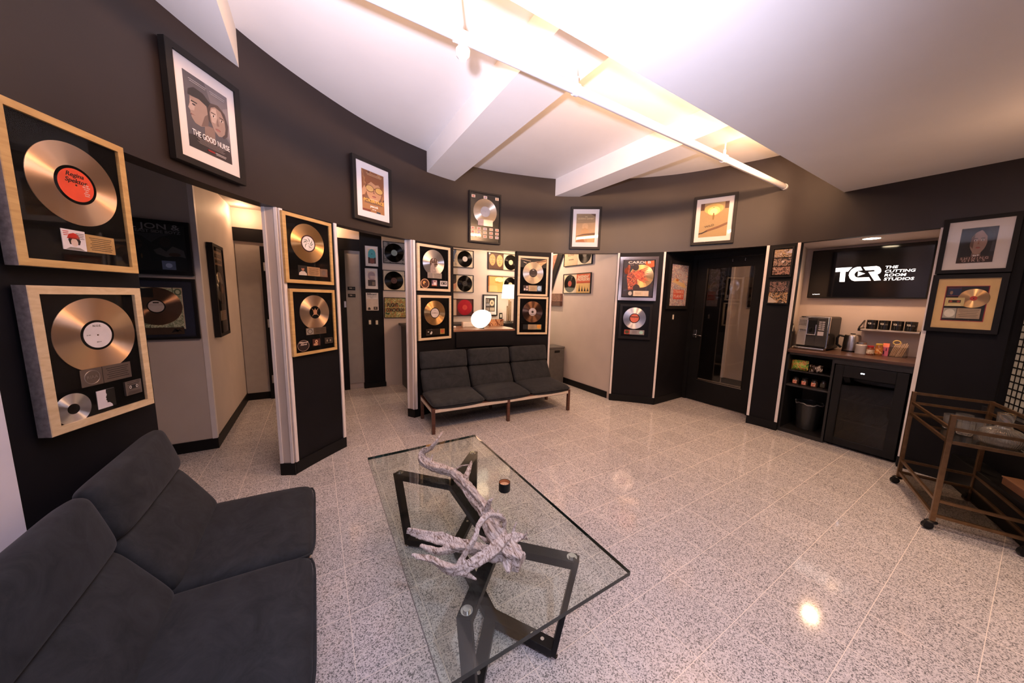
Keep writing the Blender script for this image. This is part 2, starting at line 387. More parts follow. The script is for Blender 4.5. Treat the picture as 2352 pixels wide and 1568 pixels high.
struct(MB(GREIGE).box(.92, 3.8, 5.42, 5.52, 0, 2.62).build('wall_gallery'))
struct(MB(GREIGE).box(3.7, 3.82, 3.23, 5.42, 0, 2.62).build('wall_side_gallery'))
struct(MB(BASEB).box(3.688, 3.7, 3.3, 5.42, 0, .10).build('baseboard_gallery'))
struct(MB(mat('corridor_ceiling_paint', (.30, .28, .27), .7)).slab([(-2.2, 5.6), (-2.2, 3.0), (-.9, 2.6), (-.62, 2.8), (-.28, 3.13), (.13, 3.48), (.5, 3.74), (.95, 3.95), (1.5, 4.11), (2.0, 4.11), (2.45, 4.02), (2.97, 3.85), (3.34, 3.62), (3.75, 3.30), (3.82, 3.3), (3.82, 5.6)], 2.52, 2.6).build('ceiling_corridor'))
# corridor doors
d = MB(mat('grey_door_paint', (.36, .33, .315), .5, var=.04)); d.box(.40, .60, 5.475, 5.5, .09, 2.06); door = struct(d.build('door_1'))
d = MB(BLACKSTEEL); d.box(.33, .405, 5.45, 5.5, 0, 2.10); struct(d.build('door_frame', door))
d = MB(STEEL); d.box(.372, .40, 5.44, 5.452, 1.27, 1.36); struct(d.build('door_strike', door))
d = MB(mat('grey_door_paint_2', (.36, .33, .315), .5, var=.04)); d.box(-.84, -.585, 5.48, 5.5, .10, 2.07); door = struct(d.build('door_2'))
d = MB(BLACKSTEEL); d.box(-.585, -.40, 5.44, 5.5, 0, 2.06); struct(d.build('door_frame', door))
for z in (.28, 1.05, 1.80):
    d = MB(STEEL); d.box(-.548, -.526, 5.428, 5.442, z-.055, z+.055); d.cyl((-.551, 5.432, z-.055), (-.551, 5.432, z+.055), .007, n=10); struct(d.build('door_hinge', door))

# ------------------------------------------------------------------ studio door recess
struct(MB(BLACKPANEL).slab([(4.07, 2.76), (4.95, 2.80), (4.95, 2.9), (4.12, 2.87)], 0, 2.16).build('wall_door_recess'))
struct(MB(BLACKPANEL).slab([(4.5, 1.78), (4.535, 1.70), (4.98, 1.80), (4.98, 1.875)], 0, 2.16).build('wall_door_cheek'))
struct(MB(BLACKPANEL).slab([(4.06, 2.80), (4.42, 2.2), (4.5, 1.78), (4.98, 1.8), (4.98, 2.85)], 2.145, 2.22).build('ceiling_door_recess'))
struct(MB(BASEB).slab([(4.075, 2.755), (4.80, 2.787), (4.80, 2.80), (4.075, 2.768)], 0, .10).build('baseboard_door'))
fr = MB(BLACKSTEEL); fr.box(4.79, 4.86, 2.735, 2.80, 0, 2.15); fr.box(4.79, 4.86, 1.875, 1.915, 0, 2.15); fr.box(4.79, 4.86, 1.915, 2.735, 2.075, 2.15)
door = struct(fr.build('door_3'))
lf = MB(BLACKSTEEL); X0, X1 = 4.805, 4.85
lf.box(X0, X1, 2.60, 2.732, .012, 2.07); lf.box(X0, X1, 1.918, 1.998, .012, 2.07); lf.box(X0, X1, 1.998, 2.60, .012, .33); lf.box(X0, X1, 1.998, 2.60, 1.945, 2.07)
leaf = struct(lf.build('door_leaf', door))
bd = MB(BLACKPLASTIC)
for y0, y1, z0, z1 in ((2.59, 2.602, .33, 1.945), (1.996, 2.006, .33, 1.945), (1.996, 2.602, .322, .334), (1.996, 2.602, 1.94, 1.95)): bd.box(X0-.006, X0+.003, y0, y1, z0, z1)
struct(bd.build('glazing_bead', leaf, bevel=.002))
bl = MB(STEEL); bl.box(X0-.007, X0-.001, 1.998, 2.60, .326, .331); struct(bl.build('glazing_sill', leaf))
struct(MB(pane('door_glass', (.93, .93, .93))).box(4.824, 4.832, 1.999, 2.599, .331, 1.944).build('door_glass', leaf))
h = MB(CHROME); h.box(X0-.012, X0, 2.655, 2.705, .945, 1.06); h.cyl((X0-.012, 2.68, .985), (X0-.055, 2.68, .985), .010, n=12); h.tube([(X0-.05, 2.68, .985), (X0-.052, 2.62, .985), (X0-.05, 2.565, .983)], .008, 10)
struct(h.build('door_handle', leaf, smooth=40, bevel=.002))
h = MB(CHROME); h.cyl((X0, 2.12, 2.02), (X0-.01, 2.12, 2.02), .005, n=8); h.cyl((X0, 2.12, 2.04), (X0-.01, 2.12, 2.04), .005, n=8); h.cyl((X0, 2.27, 2.02), (X0-.01, 2.27, 2.02), .005, n=8); h.cyl((X0, 2.27, 2.04), (X0-.01, 2.27, 2.04), .005, n=8)
struct(h.build('door_screw', leaf))
# hall beyond the glass
struct(MB(GREIGE).box(6.4, 6.5, -.2, 3.6, 0, 2.4).build('wall_hall'))
struct(MB(BLACKPANEL).box(6.36, 6.40, 3.02, 3.45, 0, 2.4).build('wall_hall_column'))
struct(MB(TRIMW).box(6.35, 6.40, 2.965, 3.005, .1, 2.4).build('trim_hall'))
struct(MB(TRIMW).box(6.35, 6.40, 3.47, 3.505, .1, 2.4).build('trim_hall_far'))
struct(MB(BASEB).box(6.385, 6.40, 1.7, 3.0, 0, .10).build('baseboard_hall'))
struct(MB(BLACKPANEL).box(4.95, 6.5, 3.5, 3.6, 0, 2.4).build('wall_hall_end'))
struct(MB(GREIGE).box(4.98, 6.5, 1.62, 1.74, 0, 2.4).build('wall_hall_near'))
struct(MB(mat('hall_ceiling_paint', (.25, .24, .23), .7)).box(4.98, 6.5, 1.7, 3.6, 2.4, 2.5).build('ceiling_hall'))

# ------------------------------------------------------------------ coffee niche shell
struct(MB(GREIGE).slab([(4.555, 1.488), (5.17, 1.62), (5.17, 1.68), (4.57, 1.56)], 0, 2.135).build('wall_niche_left'))
struct(MB(GREIGE).box(5.17, 5.25, .45, 1.70, 0, 2.6).build('wall_niche_end'))
struct(MB(GREIGE).slab([(4.66, .54), (5.17, .54), (5.17, .46), (4.66, .46)], 0, 2.13).build('wall_niche_right'))
struct(MB(GREIGE).slab([(4.60, 1.55), (4.60, .50), (5.2, .50), (5.2, 1.66)], 2.127, 2.2).build('ceiling_niche'))
# ------------------------------------------------------------------ wall with the lattice window, beyond the cart
H0 = Vector((4.54, .14)); HD = Vector((-.917, -.399)); HN = Vector((HD.y, -HD.x))*-1     # HN: into the room
HN = HN if HN.dot(Vector((2, 1))-H0) > 0 else -HN
def hpt(s, off): q = H0+HD*s+HN*off; return (q.x, q.y)
def hslab(b, s0, s1, o0, o1, z0, z1): return b.slab([hpt(s0, o0), hpt(s1, o0), hpt(s1, o1), hpt(s0, o1)], z0, z1)
b = MB(BLACKPANEL); hslab(b, -.2, 4.2, -.10, 0, 0, .70); hslab(b, -.2, .03, -.10, 0, .70, 2.0); hslab(b, -.2, 4.2, -.10, 0, 2.0, ZC); hslab(b, 1.55, 4.2, -.10, 0, .70, 2.0)
struct(b.build('wall_south_east'))
struct(hslab(MB(BASEB), -.05, 4.1, 0, .13, 0, .25).build('baseboard_plinth', bevel=.006))
struct(hslab(MB(mat('window_sill_paint', (.02, .02, .023), .3)), .0, 1.6, 0, .05, .655, .695).build('trim_window_sill'))
w = MB(BLACKSTEEL); S0, S1, Z0, Z1 = .03, 1.55, .70, 2.0; NS, NZ = 28, 24
for k in range(NS+1):
    q = S0+(S1-S0)*k/NS; hslab(w, q-.004, q+.004, -.045, -.035, Z0, Z1)
for k in range(NZ+1):
    q = Z0+(Z1-Z0)*k/NZ; hslab(w, S0, S1, -.044, -.036, q-.005, q+.005)
win = struct(w.build('window_1'))
struct(hslab(MB(mat('frosted_grey_pane', (.40, .41, .38), .4, var=.15, scale=9)), S0, S1, -.042, -.038, Z0, Z1).build('window_pane', win))
# unseen end of the lounge behind the camera
struct(MB(LIGHTWALL).slab([(.72, -1.52), (-1.8, -1.2), (-1.83, -1.3), (.70, -1.62)], 0, ZS).build('wall_south'))
struct(MB(LIGHTWALL).slab([(-1.78, -1.25), (-1.75, -.30), (-1.85, -.30), (-1.88, -1.25)], 0, ZC).build('wall_south_west'))

# ------------------------------------------------------------------ sprinkler pipe
t = empty('sprinkler_pipe', 'white painted sprinkler pipe running under the ceiling beams', 'pipe', (1.5, 1.69, 2.75))
PIPEW = mat('white_pipe_paint', (.82, .80, .80), .3, var=.02)
MB(PIPEW).cyl((-3.2, 0, 0), (3.02, 0, 0), .028, n=24).build('pipe_run', t, smooth=40)
MB(PIPEW).cyl((3.0, 0, 0), (3.035, 0, 0), .031, n=24).build('pipe_cap', t, smooth=40)
for x in (-.83, -.05, 1.72):
    c = MB(PIPEW); c.cyl((x-.014, 0, 0), (x+.014, 0, 0), .035, n=24); c.box(x-.012, x+.012, -.006, .006, .03, .075); c.build('pipe_clamp', t, smooth=40)
    c = MB(PIPEW); c.cyl((x, 0, .06), (x, 0, .352), .006, n=10); c.cyl((x, 0, .335), (x, 0, .352), .022, n=16); c.build('hanger_rod', t, smooth=40)
c = MB(PIPEW); c.lathe([(.0, -.10), (.02, -.10), (.034, -.085), (.036, -.06), (.026, -.05), (.02, -.02)], (-.80, .0, 0), 20); c.build('sprinkler_tee', t, smooth=40)

# ------------------------------------------------------------------ three-seat benches
def fabric():
    m, t, b = new_mat('charcoal_suede_upholstery'); tc = N(t, 'ShaderNodeTexCoord')
    n1 = N(t, 'ShaderNodeTexNoise'); n1.inputs['Scale'].default_value = 9.; n1.inputs['Detail'].default_value = 7; n1.inputs['Roughness'].default_value = .7; n1.inputs['Distortion'].default_value = 1.
    rp = N(t, 'ShaderNodeValToRGB'); e = rp.color_ramp.elements; e[0].position = .32; e[0].color = (.0135, .0150, .0180, 1); e[1].position = .7; e[1].color = (.030, .033, .039, 1)
    n2 = N(t, 'ShaderNodeTexNoise'); n2.inputs['Scale'].default_value = 420.; n2.inputs['Detail'].default_value = 2
    bp = N(t, 'ShaderNodeBump'); bp.inputs['Strength'].default_value = .12; bp.inputs['Distance'].default_value = .001
    for n in (n1, n2): t.links.new(tc.outputs['Object'], n.inputs['Vector'])
    t.links.new(n1.outputs['Fac'], rp.inputs[0]); t.links.new(rp.outputs[0], b.inputs['Base Color']); t.links.new(n2.outputs['Fac'], bp.inputs['Height']); t.links.new(bp.outputs[0], b.inputs['Normal'])
    b.inputs['Roughness'].default_value = .85; b.inputs['Sheen Weight'].default_value = .12; b.inputs['Sheen Roughness'].default_value = .4; b.inputs['Sheen Tint'].default_value = (.6, .6, .66, 1)
    b.inputs['Specular IOR Level'].default_value = .25
    return m
FAB = fabric()
DARKWOOD = woodmat('red_brown_wood', (.055, .020, .013), (.11, .042, .027), .35, (2, 2, 18), 4)
PALERAIL = mat('pale_rail_edging', (.62, .54, .47), .4, var=.06)
def pad(w, d, t, f, name, parent, crown=.012, nx=20, ny=16, cr_=.05, dip=0.):
    """soft upholstered pad: rounded rectangle w x d, carried into place by f(x, y, z)"""
    b = MB(FAB); top = {}; bot = {}
    for i in range(nx+1):
        for j in range(ny+1):
            u = -cos(pi*i/nx); v = -cos(pi*j/ny); u = u*.6+(2*i/nx-1)*.4; v = v*.6+(2*j/ny-1)*.4
            x = w/2*(1+u*(1-cr_*v**8)); y = d/2*(1+v*(1-cr_*u**8))
            e = max(0, (1-abs(u)**12))**.5*max(0, (1-abs(v)**12))**.5
            dz = crown*(1-u*u)*(1-v*v)+.004*noise.noise((x*5, y*5, w*3+d))*e-dip*(1-u*u)*max(0, -v)**3
            top[i, j] = b.v(f(x, y, t*(.5+.5*e)+dz))
            bot[i, j] = top[i, j] if (i in (0, nx) or j in (0, ny)) else b.v(f(x, y, t*(.5-.5*e)-(dip*.6*(1-u*u)*max(0, -v)**3)))
    for i in range(nx):
        for j in range(ny):
            b.f([top[i, j], top[i+1, j], top[i+1, j+1], top[i, j+1]]); b.f([bot[i, j], bot[i, j+1], bot[i+1, j+1], bot[i+1, j]])
    o = b.build(name, parent, smooth=70); md = o.modifiers.new('sub', 'SUBSURF'); md.levels = 1; md.render_levels = 1
    # welt round the seam
    return o
def welt(w, d, f, z, r, name, parent, cr_=.05):
    P = []
    for k in range(96):
        a = 2*pi*k/96; c, s = cos(a), sin(a); m = max(abs(c), abs(s)); u, v = c/m, s/m
        P.append(f(w/2*(1+u*(1-cr_*v**8)), d/2*(1+v*(1-cr_*u**8)), z))
    b = MB(FAB); b.tube(P+P[:2], r, 8, caps=False); return b.build(name, parent, smooth=60)
def incline(p, q, x0):
    p = Vector((0, *p)); q = Vector((0, *q)); a = (q-p).normalized(); n = Vector((0, -a.z, a.y))
    return lambda x, y, z: Vector((x0+x, 0, 0))+p+a*y+n*z
def bench(label, loc, rz):
    t = empty('bench_sofa', label, 'sofa', loc, rz, 'matching three-seat lounge sofas')
    SW = .61
    for k in range(3):
        x0 = k*SW+.004
        fs = lambda x, y, z, x0=x0: (x0+x, y-.022, .262+z+.010*(y-.1)**2*0+(.02*(y/.5)))
        s = pad(SW-.003, .522, .085, fs, 'seat_cushion', t, .014, dip=.022)
        welt(SW-.006, .516, lambda x, y, z, fs=fs: fs(x, y, z-.0), .046, .005, 'piping', s)
        fb = incline((.455, .315), (.605, .575), x0); s = pad(SW-.008, .30, .072, fb, 'backrest', t, .008)
        fh = incline((.597, .575), (.652, .775), x0); h_ = pad(SW-.008, .225, .085, fh, 'headrest_roll', s, .012)
        sh = MB(BLACKPLASTIC); P = Vector; sh.hexa([(x0+.02, .50, .30), (x0+SW-.03, .50, .30), (x0+SW-.03, .63, .57), (x0+.02, .63, .57), (x0+.02, .512, .293), (x0+SW-.03, .512, .293), (x0+SW-.03, .642, .563), (x0+.02, .642, .563)])
        sh.build('back_shell', t)
    L = 3*SW
    w = MB(DARKWOOD); w.box(0, L, .0, .022, .232, .285); w.box(0, L, .50, .522, .232, .285)
    for x in (0, L/2-.011, L-.022): w.box(x, x+.022, .022, .50, .232, .285)
    w.build('seat_rail', t, bevel=.002)
    e = MB(PALERAIL); e.box(.034, L-.034, -.004, .0, .238, .272); e.box(-.004, 0, .03, .50, .238, .272); e.box(L, L+.004, .03, .50, .238, .272); e.build('rail_edging', t)
    for x, y in ((0, -.006), (L/2-.017, -.006), (L-.034, -.006), (0, .50), (L/2-.017, .50), (L-.034, .50)):
        MB(DARKWOOD).box(x-.002, x+.034, y, y+.034, 0, .286).build('leg', t, bevel=.003)
    return t
bench('charcoal suede three-seat sofa with dark wooden legs, under the reception hatch', (1.0, 3.235, 0), -.050)
bench('charcoal suede sofa nearest the viewer, beside the glass coffee table', (-.077, .335, 0), pi/2)

# ------------------------------------------------------------------ glass coffee table
t = empty('coffee_table', 'rectangular glass coffee table on a black steel branching base', 'table', (.613, 1.418, 0))
def g(p): return (p[0]-.613, p[1]-1.418, p[2])
b = MB(pane('table_glass', (.895, .94, .92), 0., 1.5)); EDGE = mat('dark_glass_edge', (.012, .022, .019), .12, var=.2)
X0, X1, Y0, Y1 = -.374, .373, -.710, .716
b.slab([(X0, Y0), (X1, Y0), (X1, Y1), (X0, Y1)], .415, .432)
gt = b.build('glass_top', t)
gt.data.materials.append(EDGE)
for p in gt.data.polygons:
    if abs(p.normal.z) < .5: p.material_index = 1
P1, P2, P3, P4 = (.375, 1.918), (.888, 1.937), (.872, .881), (.376, .884); CB, CF = (.625, 1.650), (.628, 1.130)
f1, f2, f3, f4 = (.407, 1.790), (.826, 1.814), (.772, .885), (.402, .874); DB, DF = (.632, 1.610), (.612, 1.135)
ZT = .387; ZL = .034
s = MB(BLACKSTEEL)
for a, c in ((P1, CB), (P2, CB), (CB, CF), (CF, P3), (CF, P4)): s.bar(g((*a, ZT)), g((*c, ZT)), .052, .036)
for q in (CB, CF): s.cyl(g((*q, ZT-.018)), g((*q, ZT+.018)), .030, n=16)
s.build('base_upper', t, bevel=.002)
s = MB(BLACKSTEEL)
for a, c in ((f1, DB), (f2, DB), (DB, DF), (DF, f3), (DF, f4)): s.bar(g((*a, ZL)), g((*c, ZL)), .052, .036)
for q in (DB, DF): s.cyl(g((*q, ZL-.018)), g((*q, ZL+.018)), .030, n=16)
s.build('base_lower', t, bevel=.002)
for a, c, mid in ((P1, f1, CB), (P2, f2, CB), (P3, f3, CF), (P4, f4, CF)):
    l = MB(BLACKSTEEL); d = (Vector(a)-Vector(mid)).normalized(); l.bar(g((*c, ZL-.018)), g((*a, ZT+.018)), .052, .022, up=(d.x, d.y, 0)); leg = l.build('leg', t, bevel=.002)
    q = Vector(a)-d*.02
    o = MB(CHROME); o.cyl(g((q.x, q.y, ZT+.018)), g((q.x, q.y, ZT+.0275)), .013, n=18); o.cyl(g((q.x, q.y, ZT+.0165)), g((q.x, q.y, ZT+.0195)), .021, n=20); o.build('support_pad', t, smooth=40)
    for k in (.05, .095):
        o = MB(CHROME); z = Vector(c)-(Vector(c)-Vector(DB if mid == CB else DF)).normalized()*k; o.cyl(g((z.x, z.y, ZL+.017)), g((z.x, z.y, ZL+.0195)), .008, n=12); o.build('bolt', t)
    o = MB(CHROME); o.lathe([(.0, 0), (.017, 0), (.019, .004), (.012, .010), (.008, .017)], g((c[0], c[1], 0)), 18); o.build('foot', t, smooth=40)

# ------------------------------------------------------------------ driftwood
def driftwood_mat():
    m, t, b = new_mat('weathered_driftwood'); tc = N(t, 'ShaderNodeTexCoord')
    n1 = N(t, 'ShaderNodeTexNoise'); n1.inputs['Scale'].default_value = 26.; n1.inputs['Detail'].default_value = 8; n1.inputs['Distortion'].default_value = 2.2; n1.inputs['Roughness'].default_value = .7
    rp = N(t, 'ShaderNodeValToRGB'); e = rp.color_ramp.elements; e[0].position = .34; e[0].color = (.075, .05, .04, 1); e[1].position = .62; e[1].color = (.70, .63, .60, 1)
    q = e.new(.42); q.color = (.27, .195, .155, 1); q = e.new(.49); q.color = (.52, .445, .405, 1)
    n2 = N(t, 'ShaderNodeTexNoise'); n2.inputs['Scale'].default_value = 70.; n2.inputs['Detail'].default_value = 6; n2.inputs['Distortion'].default_value = 3
    bp = N(t, 'ShaderNodeBump'); bp.inputs['Strength'].default_value = .7; bp.inputs['Distance'].default_value = .004
    mp = N(t, 'ShaderNodeMapping'); mp.inputs['Rotation'].default_value = (0, 0, -.42); mp.inputs['Scale'].default_value = (2.6, .34, 2.2)
    t.links.new(tc.outputs['Object'], mp.inputs[0])
    for n in (n1, n2): t.links.new(mp.outputs[0], n.inputs['Vector'])
    t.links.new(n1.outputs['Fac'], rp.inputs[0]); t.links.new(rp.outputs[0], b.inputs['Base Color']); t.links.new(n2.outputs['Fac'], bp.inputs['Height']); t.links.new(bp.outputs[0], b.inputs['Normal'])
    b.inputs['Roughness'].default_value = .8; b.inputs['Specular IOR Level'].default_value = .25; return m
BR = [
 [(.619,1.794,.66,.005),(.566,1.748,.63,.011),(.534,1.77,.58,.015),(.517,1.828,.545,.021),(.499,1.812,.51,.028),(.53,1.745,.487,.031),(.582,1.682,.478,.030),(.621,1.633,.472,.026),(.631,1.518,.478,.032),(.633,1.391,.48,.034),(.633,1.291,.48,.033),(.622,1.202,.487,.034),(.603,1.123,.492,.036),(.587,1.053,.492,.040),(.594,.994,.487,.045),(.604,.945,.482,.046),(.622,.912,.478,.036)],
 [(.58,.97,.495,.034),(.529,1.018,.475,.028),(.486,1.086,.464,.026),(.438,1.129,.464,.026),(.394,1.188,.466,.024),(.345,1.237,.470,.021),(.289,1.294,.475,.012)],
 [(.436,1.124,.456,.020),(.377,1.139,.452,.016),(.343,1.17,.456,.014),(.316,1.199,.462,.007)],
 [(.603,.994,.525,.026),(.544,.974,.52,.025),(.481,.976,.50,.023),(.427,.993,.48,.023),(.393,1.012,.468,.021),(.364,1.049,.463,.017),(.338,1.098,.463,.014),(.304,1.126,.466,.012),(.272,1.159,.470,.006)],
 [(.403,1.008,.485,.012),(.435,1.011,.52,.012),(.473,1.017,.56,.0125),(.503,1.043,.585,.013),(.546,1.062,.595,.013),(.589,1.06,.585,.012),(.622,1.057,.555,.012),(.625,1.06,.51,.012)],
 [(.402,1.014,.465,.018),(.43,.979,.456,.012),(.452,.952,.448,.003)],
 [(.615,1.003,.50,.032),(.642,.992,.51,.019),(.671,.988,.505,.013),(.688,.972,.50,.003)],
 [(.635,1.006,.51,.010),(.645,1.008,.55,.005),(.657,1.007,.565,.002)],
 [(.668,.988,.50,.008),(.675,.969,.53,.004),(.685,.97,.545,.002)],
 [(.619,1.205,.49,.022),(.621,1.189,.545,.013),(.627,1.179,.57,.007),(.643,1.179,.577,.002)],
 [(.627,1.584,.475,.016),(.646,1.519,.495,.018),(.689,1.557,.52,.013),(.713,1.584,.545,.005)],
 [(.625,1.643,.48,.010),(.663,1.609,.515,.006),(.713,1.572,.53,.003)],
 [(.575,1.036,.49,.018),(.551,1.08,.475,.010),(.543,1.125,.468,.003)],
 [(.60,.96,.50,.030),(.572,.93,.475,.022),(.555,.90,.470,.008)],
 [(.617,1.13,.50,.02),(.632,1.125,.535,.007),(.634,1.13,.56,.003)],
 [(.610,1.10,.50,.02),(.632,1.09,.54,.006),(.637,1.09,.56,.002)],
 [(.53,1.745,.49,.02),(.545,1.77,.53,.006),(.55,1.775,.55,.002)],
]
def grow(chain, n=6):
    P = [Vector(c[:3]) for c in chain]; R = [c[3] for c in chain]; out = []; rr = []
    for i in range(len(P)-1):
        p0, p1, p2, p3 = P[max(i-1, 0)], P[i], P[i+1], P[min(i+2, len(P)-1)]
        for k in range(n):
            u = k/n; out.append(.5*((2*p1)+(p2-p0)*u+(2*p0-5*p1+4*p2-p3)*u*u+(3*p1-p0-3*p2+p3)*u**3)); rr.append((R[i]*(1-u)+R[i+1]*u)*.84)
    out.append(P[-1]); rr.append(R[-1]*.84); return out, rr
b = MB(driftwood_mat())
for ci, ch in enumerate(BR):
    P, R_ = grow(ch)
    big = max(c[3] for c in ch) > .02
    def wob(k, a, P=P, ci=ci, big=big):
        tw = a+k*.05; q = P[k]
        v = 1+(.20 if big else .10)*sin(3*tw+ci)+(.17 if big else .08)*sin(7*tw+2*ci)+.07*sin(13*tw+ci)+.24*noise.noise((cos(a)*1.6+ci*3, sin(a)*1.6, k*.16))
        return v
    b.tube(P, R_, 22, True, wob)
o = b.build('driftwood')
tag(o, 'twisted grey driftwood branch lying on the glass coffee table', 'driftwood')
md = o.modifiers.new('fuse', 'REMESH'); md.mode = 'VOXEL'; md.voxel_size = .0032; md.use_smooth_shade = True
md = o.modifiers.new('soft', 'SMOOTH'); md.factor = .5; md.iterations = 1
tx = bpy.data.textures.new('gnarl', 'CLOUDS'); tx.noise_scale = .02; tx.noise_depth = 3
md = o.modifiers.new('gnarl', 'DISPLACE'); md.texture = tx; md.strength = .0055; md.mid_level = .5; md.texture_coords = 'LOCAL'

# candle
t = empty('candle_jar', 'small round black candle jar on the glass coffee table', 'candle', (.826, 1.402, .432))
b = MB(BLACKPLASTIC); b.lathe([(0, 0), (.029, 0), (.031, .003), (.031, .048), (.030, .049), (.0285, .048), (.0285, .028), (0, .028)], n=36, close=False); b.build('jar', t, smooth=40)
b = MB(mat('amber_jar_lining', (.42, .17, .07), .25)); b.lathe([(.0284, .0285), (.0284, .047), (.0278, .047), (.0278, .0285)], n=36, close=False); b.build('jar_lining', t, smooth=40)
b = MB(mat('candle_wax', (.62, .36, .20), .5)); b.cyl((0, 0, .020), (0, 0, .031), .0276, n=32); b.cyl((0, 0, .031), (0, 0, .036), .0012, n=6); b.build('wax', t, smooth=40)

# ------------------------------------------------------------------ brass bar cart
A = Vector((4.086, .481)); B = Vector((3.43, .232)); ex = (A-B).normalized(); ang = atan2(ex.y, ex.x)
t = empty('bar_cart', 'brass bar cart with glass shelves on black castors', 'cart', (B.x, B.y, 0), ang)
BRASS = mat('aged_brass', (.20, .115, .058), .36, .85, var=.18, scale=30)
Lx, Ly = (A-B).length, -.37
def cx(x, y): return x, y*Ly/-.37
for x, y in ((0, 0), (Lx, 0), (Lx, Ly), (0, Ly)):
    p = MB(BRASS); p.box(x-.012, x+.012, y-.012, y+.012, .065, .79); p.build('post', t, bevel=.0015)
    c = MB(BLACKPLASTIC); c.cyl((x-.012, y+.012, .026), (x+.010, y+.020, .026), .026, n=24); c.lathe([(.0, .05), (.026, .05), (.028, .058), (.014, .066), (.0, .066)], (x, y, 0), 20); c.box(x-.018, x-.012, y, y+.028, .022, .055); c.box(x+.012, x+.018, y, y+.028, .022, .055)
    c.build('castor', t, smooth=40)
def rails(z, h, name, sides=(0, 1, 2, 3)):
    C = [(0, 0), (Lx, 0), (Lx, Ly), (0, Ly)]; b = MB(BRASS)
    for k in sides: a, c = C[k], C[(k+1) % 4]; b.bar((*a, z), (*c, z), .014, h)
    return b.build(name, t)
rails(.779, .02, 'top_rail', (1, 3, 2)); rails(.70, .018, 'guard_rail'); rails(.612, .02, 'shelf_rail'); rails(.208, .018, 'lower_guard_rail'); rails(.105, .02, 'lower_shelf_rail')
CG = pane('smoked_cart_glass', (.66, .64, .61))
MB(CG).box(.006, Lx-.006, Ly+.006, -.006, .606, .614).build('glass_shelf', t)
MB(CG).box(.006, Lx-.006, Ly+.006, -.006, .099, .107).build('lower_glass_shelf', t)
GL = glassware('clear_glass')
def on_cart(x, y): q = B+ex*x+Vector((-ex.y, ex.x))*y; return q.x, q.y
# ribbed carafe
def carafe():
    b = MB(GL); outp = [(0, 0), (.062, 0), (.080, .012), (.092, .04), (.094, .062), (.086, .085), (.062, .105), (.040, .115)]
    inp = [(.036, .112), (.058, .101), (.081, .083), (.089, .062), (.087, .042), (.076, .016), (.06, .006), (0, .006)]
    b.lathe(outp+inp, n=144, close=False, ribs=48, depth=.012); return b
x, y = on_cart(.13, -.235)
t2 = empty('carafe', 'wide ribbed clear glass carafe with a tall neck, on the bar cart', 'carafe', (x, y, .614))
carafe().build('carafe_body', t2, smooth=50)
b = MB(GL); b.lathe([(.040, .113), (.033, .122), (.031, .15), (.034, .205), (.0315, .205), (.0285, .15), (.030, .122), (.037, .112)], n=48, close=True); b.build('carafe_neck', t2, smooth=50)
b = MB(mat('gilt_rim', (.62, .40, .16), .25, 1.)); b.tube([(.0328*cos(2*pi*k/40), .0328*sin(2*pi*k/40), .2055) for k in range(42)], .0014, 6, False); b.build('gilt_rim', t2, smooth=60)
def tumbler(x, y, r, h, label):
    b = MB(GL); b.lathe([(0, 0), (r*.86, 0), (r*.93, .006), (r, h), (r-.003, h), (r*.90, .014), (0, .012)], n=40, close=False, ribs=10, depth=.02); o = b.build('tumbler', smooth=50); o.location = (x, y, .614)
    return tag(o, label, 'glass', 'clear glasses on the bar cart')
for (u, v), r, h, lb in (((.27, -.14), .040, .085, 'low clear tumbler on the bar cart, closest to the ribbed carafe'), ((.385, -.115), .042, .10, 'clear tumbler on the bar cart, second along from the carafe'), ((.37, -.23), .044, .10, 'clear tumbler on the bar cart behind two others, by the wall'), ((.50, -.20), .041, .092, 'clear tumbler standing furthest from the carafe on the bar cart')):
    x, y = on_cart(u, v); tumbler(x, y, r, h, lb)
x, y = hpt(.72, .045)
t2 = empty('cardboard_box', 'low brown box standing on the black plinth beyond the bar cart', 'box', (x, y, .25), atan2(HD.y, HD.x))
b = MB(mat('brown_board', (.22, .10, .055), .5, var=.06)); b.box(-.24, .24, -.04, .04, 0, .048); b.build('box_body', t2, bevel=.002)
b = MB(mat('brown_board_lid', (.30, .15, .085), .5, var=.06)); b.box(-.245, .245, -.043, .043, .048, .055); b.build('box_lid', t2, bevel=.001)

# ------------------------------------------------------------------ coffee niche
CABX = 4.575; CT = .962
cab = empty('niche_cabinet', 'black niche cabinet with an open snack bay and fridge bay', 'cabinet', (CABX, 1.03, 0))
BL = mat('black_laminate', (.013, .012, .013), .4, var=.1)
y0, y1 = -.478, .452; D_ = .575
b = MB(BL); b.box(0, D_, y1-.018, y1, 0, .93); b.box(0, D_, .055, .073, 0, .93); b.box(0, D_, y0, y0+.018, 0, .93); b.box(D_-.015, D_, y0, y1, 0, .93); b.box(0, D_, y0, y1, .905, .93); b.box(0, D_-.015, .073, y1-.018, 0, .045)
b.build('cabinet_body', cab, bevel=.001)
MB(mat('dark_shelf_board', (.03, .026, .025), .4)).box(.01, D_-.015, .073, y1-.018, .545, .562).build('shelf', cab)
MB(BL).box(.03, D_-.015, .073, y1-.018, .715, .727).build('snack_rack', cab)
MB(BL).box(.0, .02, y0+.018, .055, .868, .905).build('vent_panel', cab)
o = MB(woodmat('dark_walnut_worktop', (.060, .030, .022), (.105, .055, .040), .3, (12, 1.5, 8), 4)).slab([(4.555, .555), (5.168, .555), (5.168, 1.612), (4.555, 1.483)], .93, CT).build('countertop', bevel=.003)
tag(o, 'dark walnut worktop over the black niche cabinet', 'worktop')
